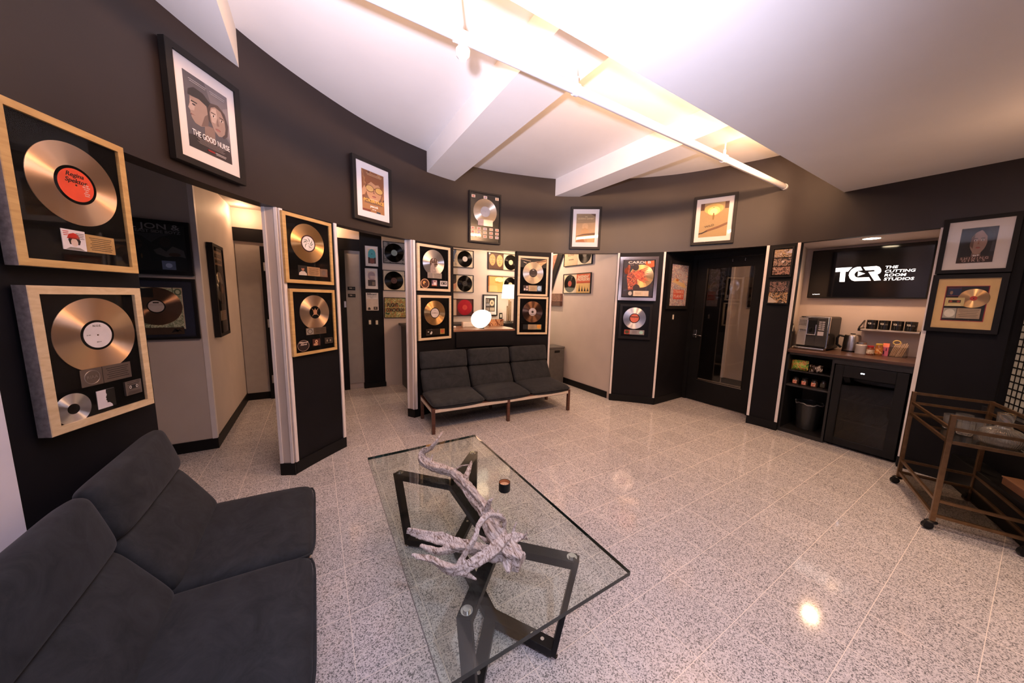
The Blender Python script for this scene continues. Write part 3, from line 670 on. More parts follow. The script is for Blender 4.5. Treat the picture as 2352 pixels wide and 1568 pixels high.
# fridge
t = empty('drinks_fridge', 'black under-counter fridge with a tinted glass door', 'fridge', (CABX, .56+.255, 0))
b = MB(BLACKPLASTIC); FY0, FY1 = -.232, .262
b.box(.06, .54, FY0+.004, FY0+.02, .02, .855); b.box(.06, .54, FY1-.02, FY1-.004, .02, .855); b.box(.52, .54, FY0, FY1, .02, .855); b.box(.06, .54, FY0, FY1, .02, .06); b.box(.06, .54, FY0, FY1, .83, .855)
b.build('fridge_body', t)
b = MB(BLACKPLASTIC); b.box(.005, .055, FY1-.065, FY1, .03, .86); b.box(.005, .055, FY0, FY0+.075, .03, .86); b.box(.005, .055, FY0+.075, FY1-.065, .03, .10); b.box(.005, .055, FY0+.075, FY1-.065, .745, .86)
dr = b.build('fridge_door', t, bevel=.003)
MB(pane('tinted_fridge_glass', (.34, .31, .30))).box(.012, .02, FY0+.075, FY1-.065, .10, .745).build('door_glass', dr)
b = MB(glow('led_display', (.75, .80, 1.0), 9.)); b.box(.0035, .005, .048, .060, .796, .806); b.box(.0035, .005, .062, .074, .796, .806); b.build('display', dr)
for z in (.28, .50): 
    b = MB(STEEL)
    for k in range(9): yy = FY0+.03+k*(FY1-FY0-.06)/8; b.cyl((.08, yy, z), (.50, yy, z), .002, n=6)
    b.cyl((.08, FY0+.025, z), (.08, FY1-.025, z), .003, n=6); b.build('wire_shelf', t)
# things inside the fridge
def stemglass(name):
    b = MB(GL); b.lathe([(0, 0), (.030, 0), (.030, .002), (.004, .006), (.0035, .075), (.02, .09), (.034, .115), (.033, .165), (.0315, .165), (.032, .115), (.018, .093), (0, .088)], n=24, close=False); return b.build(name, smooth=50)
LBS = ['first from the hinge side', 'second from the hinge side', 'third from the hinge side', 'closest to the snack bay']
for k in range(4):
    o = stemglass('stem_glass'); o.location = (CABX+.16, .56+.255-.15+.10*k, .2805+.003)
    tag(o, 'upside stemmed glass on the fridge rack, %s' % LBS[k], 'glass', 'stemmed glasses in the fridge')
# bin
t = empty('waste_bin', 'black waste bin with a loose liner in the open bay under the snacks', 'bin', (4.80, 1.295, .045))
b = MB(mat('black_bin_plastic', (.022, .022, .023), .3)); b.lathe([(0, 0), (.085, 0), (.09, .005), (.115, .30), (.120, .30), (.120, .31), (.108, .31), (.084, .012), (0, .012)], n=36, close=False); b.build('bin_body', t, smooth=40)
b = MB(mat('grey_bin_liner', (.20, .19, .19), .25, var=.4)); P = []
b.tube([((.119+.004*sin(9*a))*cos(a), (.119+.004*sin(9*a))*sin(a), .302+.008*sin(5*a)+.004*sin(13*a)) for a in [2*pi*k/72 for k in range(74)]], .006, 8, False); b.build('bin_liner', t, smooth=60)
# snacks
def snack(name, w, h, d, m, label, loc, rz, cat='snack bag'):
    b = MB(m); nx, nz = 10, 8; F = {}; K = {}
    for i in range(nx+1):
        for j in range(nz+1):
            u = 2*i/nx-1; v = 2*j/nz-1; e = (max(0, 1-u*u)**.6)*(max(0, 1-v*v)**.5); q = d/2*e*(1+.25*noise.noise((u*2, v*2, w*40)))
            F[i, j] = b.v(u*w/2, -q, (v+1)*h/2); K[i, j] = F[i, j] if i in (0, nx) or j in (0, nz) else b.v(u*w/2, q, (v+1)*h/2)
    for i in range(nx):
        for j in range(nz): b.f([F[i, j], F[i+1, j], F[i+1, j+1], F[i, j+1]]); b.f([K[i, j], K[i, j+1], K[i+1, j+1], K[i+1, j]])
    o = b.build(name, smooth=60); o.location = loc; o.rotation_euler = (0, 0, rz); return tag(o, label, cat)
snack('snack_bag', .15, .115, .06, collage('green_snack_print', ('#2f5a25', '#7fae45', '#c9b458', '#c56a35', '#3f7a30'), 26), 'green and orange printed snack bag on the upper rack of the niche', (4.66, 1.385, .7275), -pi/2)
snack('snack_bag', .11, .085, .06, collage('brown_foil_print', ('#2a1c18', '#3a2a24', '#b8a698', '#241614'), 18, .25), 'shiny dark brown foil snack bag beside the green bag', (4.66, 1.245, .7275), -pi/2)
JL = ['small dark jar with an orange square label, furthest from the fridge', 'small dark jar with an orange label, middle of three under the bags', 'small dark jar with an orange square label, closest to the fridge', 'small dim jar with a faded label, between the jars and fridge wall']
for k, yy in enumerate((1.425, 1.345, 1.262, 1.20)):
    t = empty('snack_jar', JL[k], 'jar', (4.665+(.05 if k == 3 else 0), yy-.02, .562), -pi/2, 'snack jars on the niche shelf' )
    b = MB(mat('dark_jar', (.05, .028, .02), .2)); b.lathe([(0, 0), (.026, 0), (.028, .004), (.028, .06), (.022, .068), (.022, .072), (0, .072)], n=24, close=False); b.build('jar_body', t, smooth=40)
    b = MB(BLACKPLASTIC); b.cyl((0, 0, .072), (0, 0, .086), .024, n=24); b.build('jar_lid', t, smooth=40)
    if True:
        b = MB(collage('jar_label_print' if k < 3 else 'faded_label_print', ('#d9c4b4', '#b5402a', '#d9703a', '#e0d0c0') if k < 3 else ('#4a4438', '#5a5038', '#3a3a30'), 60)); b.box(-.019, .019, -.0305, -.027, .012, .052); b.build('jar_label', t, bevel=.001)

# coffee machine
t = empty('coffee_machine', 'silver and black bean-to-cup coffee machine on the walnut worktop', 'coffee machine', (4.765, 1.347, CT), -pi/2)
MW, MH, MD = .275, .385, .36
GREYM = mat('silver_grey_plastic', (.48, .45, .43), .3, .5, var=.06); DARKM = mat('dark_grey_plastic', (.05, .047, .046), .25)
b = MB(BLACKPLASTIC); b.box(-MW/2, MW/2, .01, MD, .012, MH-.012); b.build('machine_body', t, bevel=.02, segs=4)
b = MB(GREYM); b.box(-MW/2+.004, -.052, -.012, .02, .045, MH-.018); fp = b.build('dispenser_panel', t, bevel=.006)
b = MB(DARKM); b.box(.03, MW/2-.018, -.012, .02, .045, MH-.03); b.box(-.052, .03, -.002, .02, .045, MH-.03); b.build('control_panel', t, bevel=.004)
b = MB(CHROME); b.box(MW/2-.018, MW/2-.002, -.016, .03, .03, MH-.012); b.box(-MW/2+.01, MW/2-.01, -.014, .05, MH-.028, MH-.010); b.build('chrome_surround', t, bevel=.005, segs=3)
b = MB(CHROME); b.box(-.050, -.044, -.022, 0, .17, MH-.05); b.box(.024, .030, -.022, 0, .17, MH-.1); b.box(-.050, .030, -.022, 0, .165, .175); b.box(-.115, -.05, -.03, -.012, .218, .228); b.cyl((-.11, -.026, .195), (-.11, -.026, .222), .006, n=12); b.build('spout_bracket', t, bevel=.003)
b = MB(BLACKPLASTIC); b.box(-.044, .024, -.018, 0, .24, MH-.05); b.cyl((-.02, -.03, .20), (-.02, -.03, .245), .009, n=12); b.cyl((.004, -.03, .20), (.004, -.03, .245), .009, n=12); b.build('coffee_spout', t, bevel=.003)
b = MB(mat('button_glow_plastic', (.55, .5, .5), .4))
for k in range(5):
    z = MH-.07-.021*k
    for q in (0, 1): b.box(.048+.026*q, .070+.026*q, -.0155, -.011, z-.006, z+.006)
b.box(.045, .095, -.0155, -.011, .165, .21); b.build('button', t, bevel=.001)
b = MB(BLACKPLASTIC)
for k in range(4):
    for q in range(5): b.cyl((-.118+.013*q, -.014, MH-.06-.017*k), (-.118+.013*q, -.010, MH-.06-.017*k), .0045, n=8)
b.build('vent_hole', t)
b = MB(CHROME); b.box(-MW/2-.008, MW/2-.01, -.075, .02, .006, .028); b.build('drip_tray', t, bevel=.006, segs=3)
# kettle
t = empty('kettle', 'polished steel kettle with black handle beside the coffee machine', 'kettle', (5.03, 1.083, CT), -pi/2)
b = MB(BLACKPLASTIC); b.cyl((0, 0, 0), (0, 0, .016), .072, n=36); b.build('kettle_base', t, smooth=40)
b = MB(STEEL); b.lathe([(0, .016), (.070, .016), (.071, .03), (.066, .165), (.060, .182), (.045, .19), (0, .193)], n=40, close=False); b.build('kettle_body', t, smooth=35)
b = MB(BLACKPLASTIC); b.tube([(-.062, -.02, .165), (-.10, -.03, .172), (-.112, -.034, .14), (-.108, -.032, .07), (-.074, -.022, .04)], .012, 10); b.build('kettle_handle', t, smooth=60)
b = MB(BLACKPLASTIC); b.cyl((0, 0, .192), (0, 0, .20), .02, n=20); b.build('kettle_knob', t, smooth=40)
# little jars
def jar(name, label, x, y, r, h, body, lid, lh, print_=None, cat='jar'):
    t = empty(name, label, cat, (x, y, CT), -pi/2)
    b = MB(body); b.lathe([(0, 0), (r*.94, 0), (r, .004), (r, h*.88), (r*.8, h*.97), (r*.8, h), (0, h)], n=28, close=False); b.build('jar_body', t, smooth=40)
    b = MB(lid); b.lathe([(0, h), (r*.9, h), (r*.92, h+.003), (r*.88, h+lh), (0, h+lh)], n=28, close=False); b.build('jar_lid', t, smooth=40)
    if print_:
        b = MB(print_); b.lathe([(r+.0008, h*.18), (r+.0008, h*.72)], n=28, close=False); b.build('jar_label', t, smooth=40)
    return t
jar('sugar_dispenser', 'white ridged sugar dispenser with steel lid next to the kettle', 4.92, .985, .042, .105, mat('white_sugar_glass', (.60, .56, .54), .3), STEEL, .016, cat='sugar dispenser')
jar('spice_jar', 'little jar with a red lid and cream label on the worktop', 4.90, .912, .027, .078, mat('red_brown_jar', (.22, .06, .03), .2), mat('red_lid', (.50, .03, .03), .35), .018, collage('cream_label_print', ('#e8dccb', '#d8c6b0', '#a89078'), 60))
jar('honey_jar', 'honey jar with a yellow lid and orange label on the worktop', 4.95, .862, .028, .105, mat('honey_glass', (.32, .12, .03), .12), mat('yellow_lid', (.80, .55, .10), .35), .016, collage('honey_label_print', ('#f0d8a8', '#d98a3a', '#b04a2a'), 50))
t = empty('sweetener_box', 'pink box of sweetener packets beside the honey jar', 'box', (5.0, .825, CT), -pi/2+.1)
b = MB(mat('pink_card', (.68, .16, .26), .5, var=.1)); b.box(-.026, .026, -.03, .03, 0, .09); b.build('box_body', t, bevel=.001)
b = MB(mat('coral_card', (.85, .22, .14), .5)); b.hexa([(-.026, -.03, .09), (.026, -.03, .09), (.026, .03, .098), (-.026, .03, .098), (-.022, -.02, .115), (.022, -.02, .115), (.022, .03, .125), (-.022, .03, .125)]); b.build('box_packets', t)
b = MB(mat('dark_ink', (.05, .01, .03), .5)); b.box(-.012, -.004, -.0308, -.0299, .015, .05); b.box(.004, .010, -.0308, -.0299, .05, .08); b.build('box_print', t)
t = empty('stirrer_tub', 'clear tub full of wooden stirrers at the end of the worktop', 'tub', (4.98, .735, CT), -pi/2)
b = MB(pane('clear_tub_plastic', (.86, .84, .82))); b.box(-.06, .06, -.04, -.037, 0, .10); b.box(-.06, .06, .037, .04, 0, .10); b.box(-.06, -.057, -.04, .04, 0, .10); b.box(.057, .06, -.04, .04, 0, .10); b.box(-.06, .06, -.04, .04, 0, .003); b.build('tub', t)
STK = woodmat('birch_stirrer', (.62, .42, .25), (.75, .56, .38), .6, (1, 1, 1), 20)
for k in range(10):
    x = -.046+.0085*k; b = MB(STK); b.bar((x-.005, -.02+.004*(k % 5), .004), (x+.022+.004*(k % 4), .0+.006*(k % 3), .128+.006*(k % 4)), .0055, .0014, up=(0, 1, .2)); b.build('stirrer', t)
b = MB(mat('yellow_band', (.80, .62, .22), .4)); b.tube([(-.02+.024*cos(2*pi*k/24), .012, .142+.020*sin(2*pi*k/24)) for k in range(26)], .005, 8, False); b.build('band_ring', t, smooth=60)
# shelf with mugs
t = empty('wall_shelf', 'slim steel wall shelf holding black mugs, under the screen', 'shelf', (5.17, .83, 1.205))
b = MB(mat('pale_steel_shelf', (.55, .50, .47), .3, .6)); b.box(-.17, 0, -.205, .20, 0, .016); b.build('shelf_board', t, bevel=.002)
for y in (-.215, .21):
    b = MB(BLACKPLASTIC); b.box(-.175, 0, y-.008, y+.008, -.008, .024); b.bar((-.17, y, .03), (-.0, y, .10), .010, .012); b.build('shelf_bracket', t, bevel=.001)
MUG = mat('black_glazed_mug', (.010, .010, .011), .12)
def mug(label, y):
    t = empty('mug', label, 'mug', (5.085, y, 1.221), -pi/2, 'black mugs on the steel shelf')
    b = MB(MUG); b.lathe([(0, 0), (.038, 0), (.041, .003), (.042, .094), (.0415, .096), (.039, .095), (.038, .008), (0, .007)], n=36, close=False); b.build('mug_body', t, smooth=40)
    b = MB(MUG); b.tube([(-.027, .027, .08), (-.034, .05, .076), (-.034, .058, .05), (-.034, .05, .024), (-.027, .027, .018)], .0055, 8); b.build('mug_handle', t, smooth=60)
    m = ink('#e8e4e0')
    o = lettering(t, 'TCR', -.012, .052, 0, .017, m, width=.030, bold=.03)
    o2 = lettering(t, 'THE CUTTING\nROOM STUDIOS', .019, .058, 0, .005, ink('#9a9694'), width=.022)
    for oo in (o, o2):
        for v in oo.data.vertices:       # wrap the print round the mug
            a = v.co.x/.0425; r = .0424-min(v.co.y, .0006)*1.; v.co.x = r*sin(a); v.co.y = -r*cos(a)
    return t
for lb, y in (('black printed mug on the steel shelf, closest to the coffee machine', .965), ('black printed mug on the steel shelf, second from the coffee machine', .876), ('black printed mug on the steel shelf, third from the coffee machine', .786), ('black printed mug on the steel shelf, furthest from the coffee machine', .697)): mug(lb, y)
# television
t = empty('television', 'wide black television showing a white studio logo in the niche', 'television', (5.168, 1.092, 1.545), -pi/2)
b = MB(BLACKPLASTIC); b.box(-.455, .455, -.055, -.012, 0, .553); b.box(-.30, .30, -.03, 0, .1, .45); b.build('television_body', t, bevel=.004)
MB(mat('black_glass_screen', (.004, .004, .006), .08, var=0)).box(-.445, .445, -.0565, -.055, .014, .545).build('screen', t)
LG = glow('screen_logo_light', (.93, .96, 1.0), 1.7); yy = -.0575
b = MB(LG)
b.prism([(-.2329,.3402),(-.1002,.3415),(-.1294,.295),(-.1472,.295),(-.143,.1826),(-.1863,.1839),(-.1903,.2964),(-.2318,.2956)], yy, yy+.001)
b.prism([(-.0346,.3414),(-.0161,.3023),(-.0456,.2981),(-.0625,.2902),(-.0729,.2708),(-.073,.2557),(-.0657,.2394),(-.0537,.2289),(-.0408,.2258),(.0413,.2258),(.0598,.1895),(-.0671,.1888),(-.0882,.1986),(-.1074,.222),(-.1175,.2529),(-.1162,.2831),(-.1049,.3127),(-.0853,.3315),(-.0613,.3413)], yy, yy+.001)
b.prism([(-.0484,.2918),(.0073,.2666),(-.0467,.2395)], yy, yy+.001)
b.prism([(-.0148,.3366),(.0836,.3409),(.1047,.3308),(.1188,.3084),(.1233,.2844),(.1172,.2656),(.099,.2522),(.1316,.1909),(.0831,.1877),(.0296,.2825),(.0685,.2837),(.0763,.2895),(.0761,.2967),(.0683,.3006),(.0069,.2999)], yy, yy+.001)
b.build('screen_logo', t)
for s_, x, z, w_ in (('THE', .1448, .3100, .088), ('CUTTING', .1463, .2690, .204), ('ROOM', .1478, .2290, .148), ('STUDIOS', .1492, .1880, .203)):
    lettering(t, s_, x, z, yy, .027, LG, width=w_, align='LEFT', bold=.022, shear=.12, name='screen_lettering')
lettering(t, 'by Daniel W', -.405, .040, yy, .009, LG, align='LEFT', name='screen_credit', bold=.03)
# niche downlight
t = empty('niche_downlight', 'round recessed downlight over the television', 'ceiling light', (4.74, 1.0, 2.127))
b = MB(mat('downlight_trim', (.75, .70, .65), .4)); b.lathe([(.062, 0), (.085, 0), (.085, -.006), (.062, -.004)], n=36, close=False); b.build('light_trim', t, smooth=40)
b = MB(glow('downlight_lens', (1, .78, .50), 26.)); b.lathe([(0, -.003), (.062, -.003), (.062, 0), (0, 0)], n=36, close=False); b.build('light_lens', t)
lamp('downlight_beam', 'SPOT', (4.74, 1.0, 2.10), 40, WARM, .05, (4.76, 1.02, 0), 150, .8)
# switch on niche cheek
def switch(label, p0, p1, z0, w=.07, h=.115, plate=BLACKPLASTIC, n=1):
    p0 = Vector(p0); d = Vector(p1).normalized(); t = empty('light_switch', label, 'light switch', (p0.x, p0.y, z0), atan2(d.y, d.x))
    MB(plate).box(-w/2, w/2, -.007, 0, 0, h).build('switch_plate', t, bevel=.002)
    MB(mat('ivory_rocker', (.72, .66, .58), .3)).box(-.0165, .0165, -.012, -.007, h/2-.033, h/2+.033).build('rocker', t, bevel=.002)
    return t
switch('black-plated light switch on the niche cheek above the worktop', (4.72, 1.5225), (.61, .128), 1.13)
switch('light switch with a black plate on the black wall under the patterned poster', (4.36, 2.775), (1, .045), 1.19)
switch('light switch on the black corridor column, nearer the grey door', (.715, 5.43), (1, 0), .985)
switch('light switch on the black corridor column, nearer the record wall', (.815, 5.43), (1, 0), .98)
switch('light switch on the gallery wall under the shaded lamp', (3.03, 5.42), (1, 0), 1.065)

# ------------------------------------------------------------------ reception
t = empty('reception_desk', 'brown-topped reception desk behind the wall hatch', 'desk', (1.975, 4.2, 0))
b = MB(BL); b.box(-.46, .46, .30, .32, 0, 1.005); b.box(-.48, -.46, .02, .32, 0, 1.005); b.box(.46, .48, .02, .32, 0, 1.005); b.build('desk_body', t)
DESKTOP = woodmat('brown_desk_top', (.20, .10, .06), (.30, .16, .10), .3, (1, 8, 8), 3)
MB(DESKTOP).slab([(-.48, -.045), (.50, -.085), (.50, .36), (-.48, .36)], 1.005, 1.03).build('desk_top', t, bevel=.002)
struct(MB(DESKTOP).slab([(1.52, 3.995), (1.975, 3.995), (2.43, 3.905), (2.47, 4.11), (1.50, 4.15)], 1.005, 1.03).build('trim_hatch_sill', bevel=.002))
t = empty('record_counter', 'long black counter against the record wall behind reception', 'counter', (2.2, 5.17, 0))
b = MB(BL); b.box(-1.02, 1.05, -.24, .248, .0, .99); b.build('counter_body', t, bevel=.002)
MB(BL).box(-1.06, 1.10, -.27, .248, .99, 1.025).build('counter_top', t, bevel=.003)
b = MB(mat('black_felt', (.012, .012, .013), .8)); b.lathe([(0, .0), (.13, .0), (.14, .012), (.13, .05), (.09, .085), (.03, .095), (0, .095)], n=28, close=False); o = b.build('soft_cap', smooth=50); o.location = (1.36, 5.10, 1.025); o.scale = (1.15, .9, 1)
tag(o, 'soft black cap lying on the end of the black counter', 'hat')
# egg lamp
t = empty('egg_lamp', 'glowing white egg-shaped glass lamp on the hatch ledge', 'lamp', (1.985, 4.10, 1.03))
b = MB(glow('opal_glass_glow', (1.0, .86, .66), 2.4)); prof = []
for k in range(25):
    a = -pi/2+pi*k/24; prof.append((max(0, .122*cos(a)*(1-.13*sin(a))), .15*sin(a)))
b.lathe(prof, n=48, close=False)
for v in b.bm.verts:
    x, z = v.co.x, v.co.z; v.co.x, v.co.z = x*cos(1.15)-z*sin(1.15)*-1, -x*sin(1.15)+z*cos(1.15)
zm = min(v.co.z for v in b.bm.verts)
for v in b.bm.verts: v.co.z += .006-zm
b.build('lamp_globe', t, smooth=80)
b = MB(BLACKPLASTIC); b.cyl((-.0, 0, 0), (0, 0, .010), .04, n=24); b.build('lamp_foot', t, smooth=40)
lamp('egg_lamp_light', 'POINT', (1.985, 4.02, 1.36), 3.2, SOFTWARM, .1)
# shaded table lamp
t = empty('table_lamp', 'table lamp with a bright drum shade and brass stem on the black counter', 'lamp', (2.99, 5.05, 1.025))
b = MB(glow('lit_lamp_shade', (1.0, .80, .52), 7.)); b.lathe([(.135, .43), (.115, .67), (.112, .67), (.132, .43)], n=40, close=True); b.build('lamp_shade', t, smooth=40)
b = MB(mat('lamp_brass', (.50, .32, .14), .25, 1.)); b.cyl((0, 0, .02), (0, 0, .58), .014, n=16); b.cyl((-.035, .0, .02), (-.035, 0, .30), .011, n=16); b.cyl((.035, .0, .02), (.035, 0, .38), .010, n=16); b.build('lamp_stem', t, smooth=40)
b = MB(GL); b.lathe([(0, 0), (.06, 0), (.065, .01), (.03, .03), (0, .03)], n=24, close=False, ribs=12, depth=.06); b.build('lamp_base', t, smooth=40)
lamp('table_lamp_light', 'POINT', (2.99, 5.05, 1.58), 9, WARM, .09)
# small things on the desk
o = MB(mat('cream_card', (.72, .55, .42), .6)).box(-.09, .09, -.03, .03, 0, .075).build('paper_box', bevel=.008); o.location = (1.90, 4.38, 1.03); tag(o, 'cream card box behind the glowing egg lamp', 'box')
o = MB(mat('white_pebble', (.75, .70, .68), .4)).build('x') if False else None
b = MB(mat('white_soap', (.78, .70, .66), .4)); b.lathe([(0, 0), (.016, .002), (.022, .012), (.016, .024), (0, .027)], n=20, close=False); o = b.build('computer_mouse', smooth=60); o.location = (1.66, 4.30, 1.03); o.scale = (1.2, .8, 1); tag(o, 'small white mouse on the reception desk', 'mouse')
t = empty('album_sleeve', 'orange record sleeve propped on the desk at the hatch corner', 'record sleeve', (2.40, 4.45, 1.03))
b = MB(collage('orange_sleeve_print', ('#c98a5a', '#d9a070', '#8a4a2a', '#e0b890'), 9)); b.box(-.12, .14, 0, .006, 0, .10); b.build('sleeve', t)
# tall waste bin near the side gallery wall
t = empty('tower_bin', 'tall dark grey cabinet bin behind the sofa end, by the beige wall', 'bin', (3.50, 4.42, 0))
GB = mat('dark_grey_bin', (.085, .08, .08), .4)
MB(GB).box(-.17, .17, -.15, .15, 0, .62).build('bin_body', t, bevel=.012)
MB(GB).box(-.175, .175, -.155, .155, .62, .655).build('bin_lid', t, bevel=.01)
MB(BLACKPLASTIC).box(-.05, .06, -.156, -.149, .555, .595).build('bin_handle', t)
mat_bronze = discmat('copper_brown_record', (.40, .21, .12), .36)

# ------------------------------------------------------------------ framed pieces on the walls
class Piece:
    """a framed piece hung between two points of a wall; local x runs along the wall, -y faces the room"""
    def __init__(s, name, label, cat, p0, p1, z0, z1, fw, depth, fm, board=MATBLACK, group=None, off=.006, side=None, glass=True):
        p0 = Vector(p0); p1 = Vector(p1); d = (p1-p0); s.w = d.length; s.h = z1-z0; d.normalize(); n = Vector((d.y, -d.x)); c = (p0+p1)/2+n*off
        s.t = empty(name, label, cat, (c.x, c.y, z0), atan2(d.y, d.x), group); s.depth = depth; s.fw = fw
        w, h = s.w, s.h; b = MB(fm); yf = -depth
        O = [(-w/2, 0), (w/2, 0), (w/2, h), (-w/2, h)]; I = [(-w/2+fw, fw), (w/2-fw, fw), (w/2-fw, h-fw), (-w/2+fw, h-fw)]
        rings = [[b.v(x, y, z) for x, z in P] for P, y in ((O, 0), (O, yf+.002), ([(x*(1-.004/w), z+(.002 if z == 0 else -.002)) for x, z in O], yf), (I, yf), (I, 0))]
        for k, (ra, rb) in enumerate(zip(rings[:-1], rings[1:])):
            b.use(side if (side and k == 0) else fm); b.ringface(ra, rb)
        b.use(fm); b.ringface(rings[-1], rings[0]); b.build('frame', s.t)
        s.yb = -max(.010, depth-.012) if depth < .07 else -.010; s.x0, s.x1, s.z0, s.z1 = -w/2+fw, w/2-fw, fw, h-fw
        MB(board).box(s.x0-.001, s.x1+.001, s.yb, -.003, s.z0-.001, s.z1+.001).build('mount_board', s.t)
        if glass: MB(PANE).box(s.x0, s.x1, yf+.0045, yf+.0065, s.z0, s.z1).build('glass_pane', s.t)
    def X(s, u): return (u-.5)*s.w
    def Z(s, v): return v*s.h
    def record(s, u, v, r, m, lm=None, lr=.050, hole=True, ring=None):
        y = s.yb; b = MB(m); b.lathe([(.0036, .0005), (.0036, .003), (r*.36, .003), (r*.97, .0034), (r, .0026), (r, .0005)], (0, -.0, 0), 72, 'y', close=False)
        o = b.build('record', s.t, smooth=30); o.location = (s.X(u), y, s.Z(v))
        if ring:
            q = MB(ring); q.lathe([(.004, .0031), (lr*1.17, .0031), (lr*1.17, .0036), (.004, .0036)], (0, 0, 0), 48, 'y', close=False); q.build('record_band', o, smooth=30)
        if lm:
            q = MB(lm); q.lathe([(.0037, .0031), (lr, .0031), (lr, .0041), (.0037, .0041)], (0, 0, 0), 48, 'y', close=False); q.build('record_label', o, smooth=30)
        return o
    def art(s, name, u0, v0, u1, v1, bg, shapes=(), thick=.002, lift=.0, par=None):
        x0, x1, z0, z1 = s.X(u0), s.X(u1), s.Z(v0), s.Z(v1); w, h = x1-x0, z1-z0; y = s.yb-lift
        M_ = lambda c: c if not isinstance(c, str) else ink(c)
        b = MB(M_(bg)); b.box(x0, x1, y-thick, y, z0, z1); k = 0
        for sh in shapes:
            k += 1; ya = y-thick-.00012*k; yb = y-thick+.0001; b.use(M_(sh[1])); q = sh[2:]
            P = lambda a, c: (x0+w*a, z0+h*c)
            if sh[0] == 'r': b.box(x0+w*q[0], x0+w*q[2], ya, yb, z0+h*q[1], z0+h*q[3])
            elif sh[0] == 'e': b.ell(x0+w*q[0], z0+h*q[1], w*q[2], h*q[3], ya, yb, *( (28, q[4], q[5]) if len(q) > 4 else ()))
            elif sh[0] == 'p': b.prism([P(*c) for c in q[0]], ya, yb)
            elif sh[0] == 'l':       # lines of small print: u0, u1, top, bottom, count
                a0, a1, top, bot, n = q
                for i in range(n):
                    zz = top+(bot-top)*i/max(1, n-1); sh_ = .12*((i*7) % 5)/5*(a1-a0); b.box(x0+w*(a0+sh_), x0+w*(a1-sh_), ya, yb, z0+h*zz-.0011, z0+h*zz+.0011)
        return b.build(name, par or s.t)
    def text(s, body, u, v, hgt, c, width=None, lift=.004, **kw):
        return lettering(s.t, body, s.X(u), s.Z(v), s.yb-lift, hgt, ink(c) if isinstance(c, str) else c, width=width*s.w if width else None, **kw)
def face(cx, cz, rx, rz, skin='#b98a74', dark='#3a2420', tilt=0., prof=None):
    """a plain generic portrait in flat inks"""
    L = [('e', skin, cx, cz, rx, rz), ('e', skin, cx, cz-rz*.45, rx*.72, rz*.62)]
    for sx in (-.42, .40):
        L += [('e', '#e6d8cf', cx+rx*sx+tilt, cz+rz*.10, rx*.20, rz*.065), ('e', dark, cx+rx*sx+tilt, cz+rz*.10, rx*.09, rz*.06), ('p', dark, [(cx+rx*(sx-.26)+tilt, cz+rz*.24), (cx+rx*(sx+.26)+tilt, cz+rz*.25), (cx+rx*(sx+.2)+tilt, cz+rz*.30), (cx+rx*(sx-.2)+tilt, cz+rz*.30)])]
    L += [('p', '#8f6250', [(cx-rx*.14+tilt, cz-rz*.22), (cx+rx*.16+tilt, cz-rz*.22), (cx+rx*.05+tilt, cz-rz*.16), (cx+rx*.03+tilt, cz+rz*.12), (cx-rx*.03+tilt, cz+rz*.12)]), ('e', '#8c4a44', cx+tilt, cz-rz*.50, rx*.27, rz*.06), ('e', '#a5645a', cx+tilt, cz-rz*.54, rx*.22, rz*.05)]
    return L
AW = 'framed record award'; PO = 'framed poster'; GA = 'gilt-framed record awards'
# --- left wall: two big awards
p = Piece('record_award', 'large gold-framed award with a gold record and red label, topmost on the near black wall', AW, (-0.889, 1.832), (-0.730, 2.210), 1.533, 2.075, 0.027, 0.042, GOLDWOOD, group=GA, side=SILVEREDGE)
o = p.record(.52, .595, .150, ROSE, mat('red_record_label', (.80, .085, .035), .45), .060, ring=MATBLACK)
lettering(o, 'Regina', -.002, .030, -.0042, .016, ink('#1a0a0a'), shear=.25, bold=.02); lettering(o, 'Spektor', .000, .008, -.0042, .016, ink('#1a0a0a'), shear=.25, bold=.02)
lettering(o, 'What\nWe Saw\nFrom\nthe\nCheap\nSeats', .033, .006, -.0042, .0055, ink('#f2e6e0'), shear=.1)
p.art('sleeve_print', .345, .135, .535, .275, '#e8e0e6', [('p', '#241a1c', [(.3, .28), (.25, .5), (.32, .66), (.68, .66), (.78, .48), (.72, .28)]), ('e', '#e2c8bc', .5, .38, .15, .2), ('p', '#c02818', [(.2, .56), (.3, .78), (.5, .86), (.68, .8), (.76, .58)]), ('r', '#8a1a10', .26, .56, .72, .62), ('p', '#8e8a86', [(.1, .02), (.3, .14), (.7, .14), (.9, .02)]), ('l', '#d03020', .06, .3, .9, .72, 3), ('l', '#77706e', .6, .95, .85, .6, 4)])
p.art('plaque', .537, .135, .80, .262, mat('gilt_plaque', (.62, .40, .17), .35, .5), [('l', '#2a1a10', .12, .9, .82, .15, 7)])
p = Piece('record_award', 'deep birch-framed award with platinum record, compact disc and cassette', AW, (-0.888, 1.840), (-0.733, 2.202), 0.919, 1.467, 0.03, 0.045, BIRCH, side=SILVEREDGE, group=GA)
o = p.record(.515, .645, .150, ROSE, mat('white_record_label', (.78, .73, .76), .5), .052, ring=MATBLACK)
lettering(o, 'N.O.E.', 0, .034, -.0042, .008, ink('#222222')); lettering(o, 'SIDE A', 0, -.03, -.0042, .004, ink('#777777')); lettering(o, '33 1/3', -.034, 0, -.0042, .004, ink('#777777'))
pl = p.art('plaque', .30, .278, .79, .405, mat('pewter_plaque', (.22, .175, .155), .3, .7), [('r', '#0c0a0a', .40, 0, .412, 1), ('l', '#120e0c', .48, .95, .82, .2, 6)], lift=.004)
b = MB(mat('pewter_emblem', (.40, .34, .31), .3, .7)); b.tube([(p.X(.40)+.027*cos(2*pi*k/40), p.yb-.0065, p.Z(.341)+.027*sin(2*pi*k/40)) for k in range(42)], .0012, 6, False); b.build('seal', p.t)
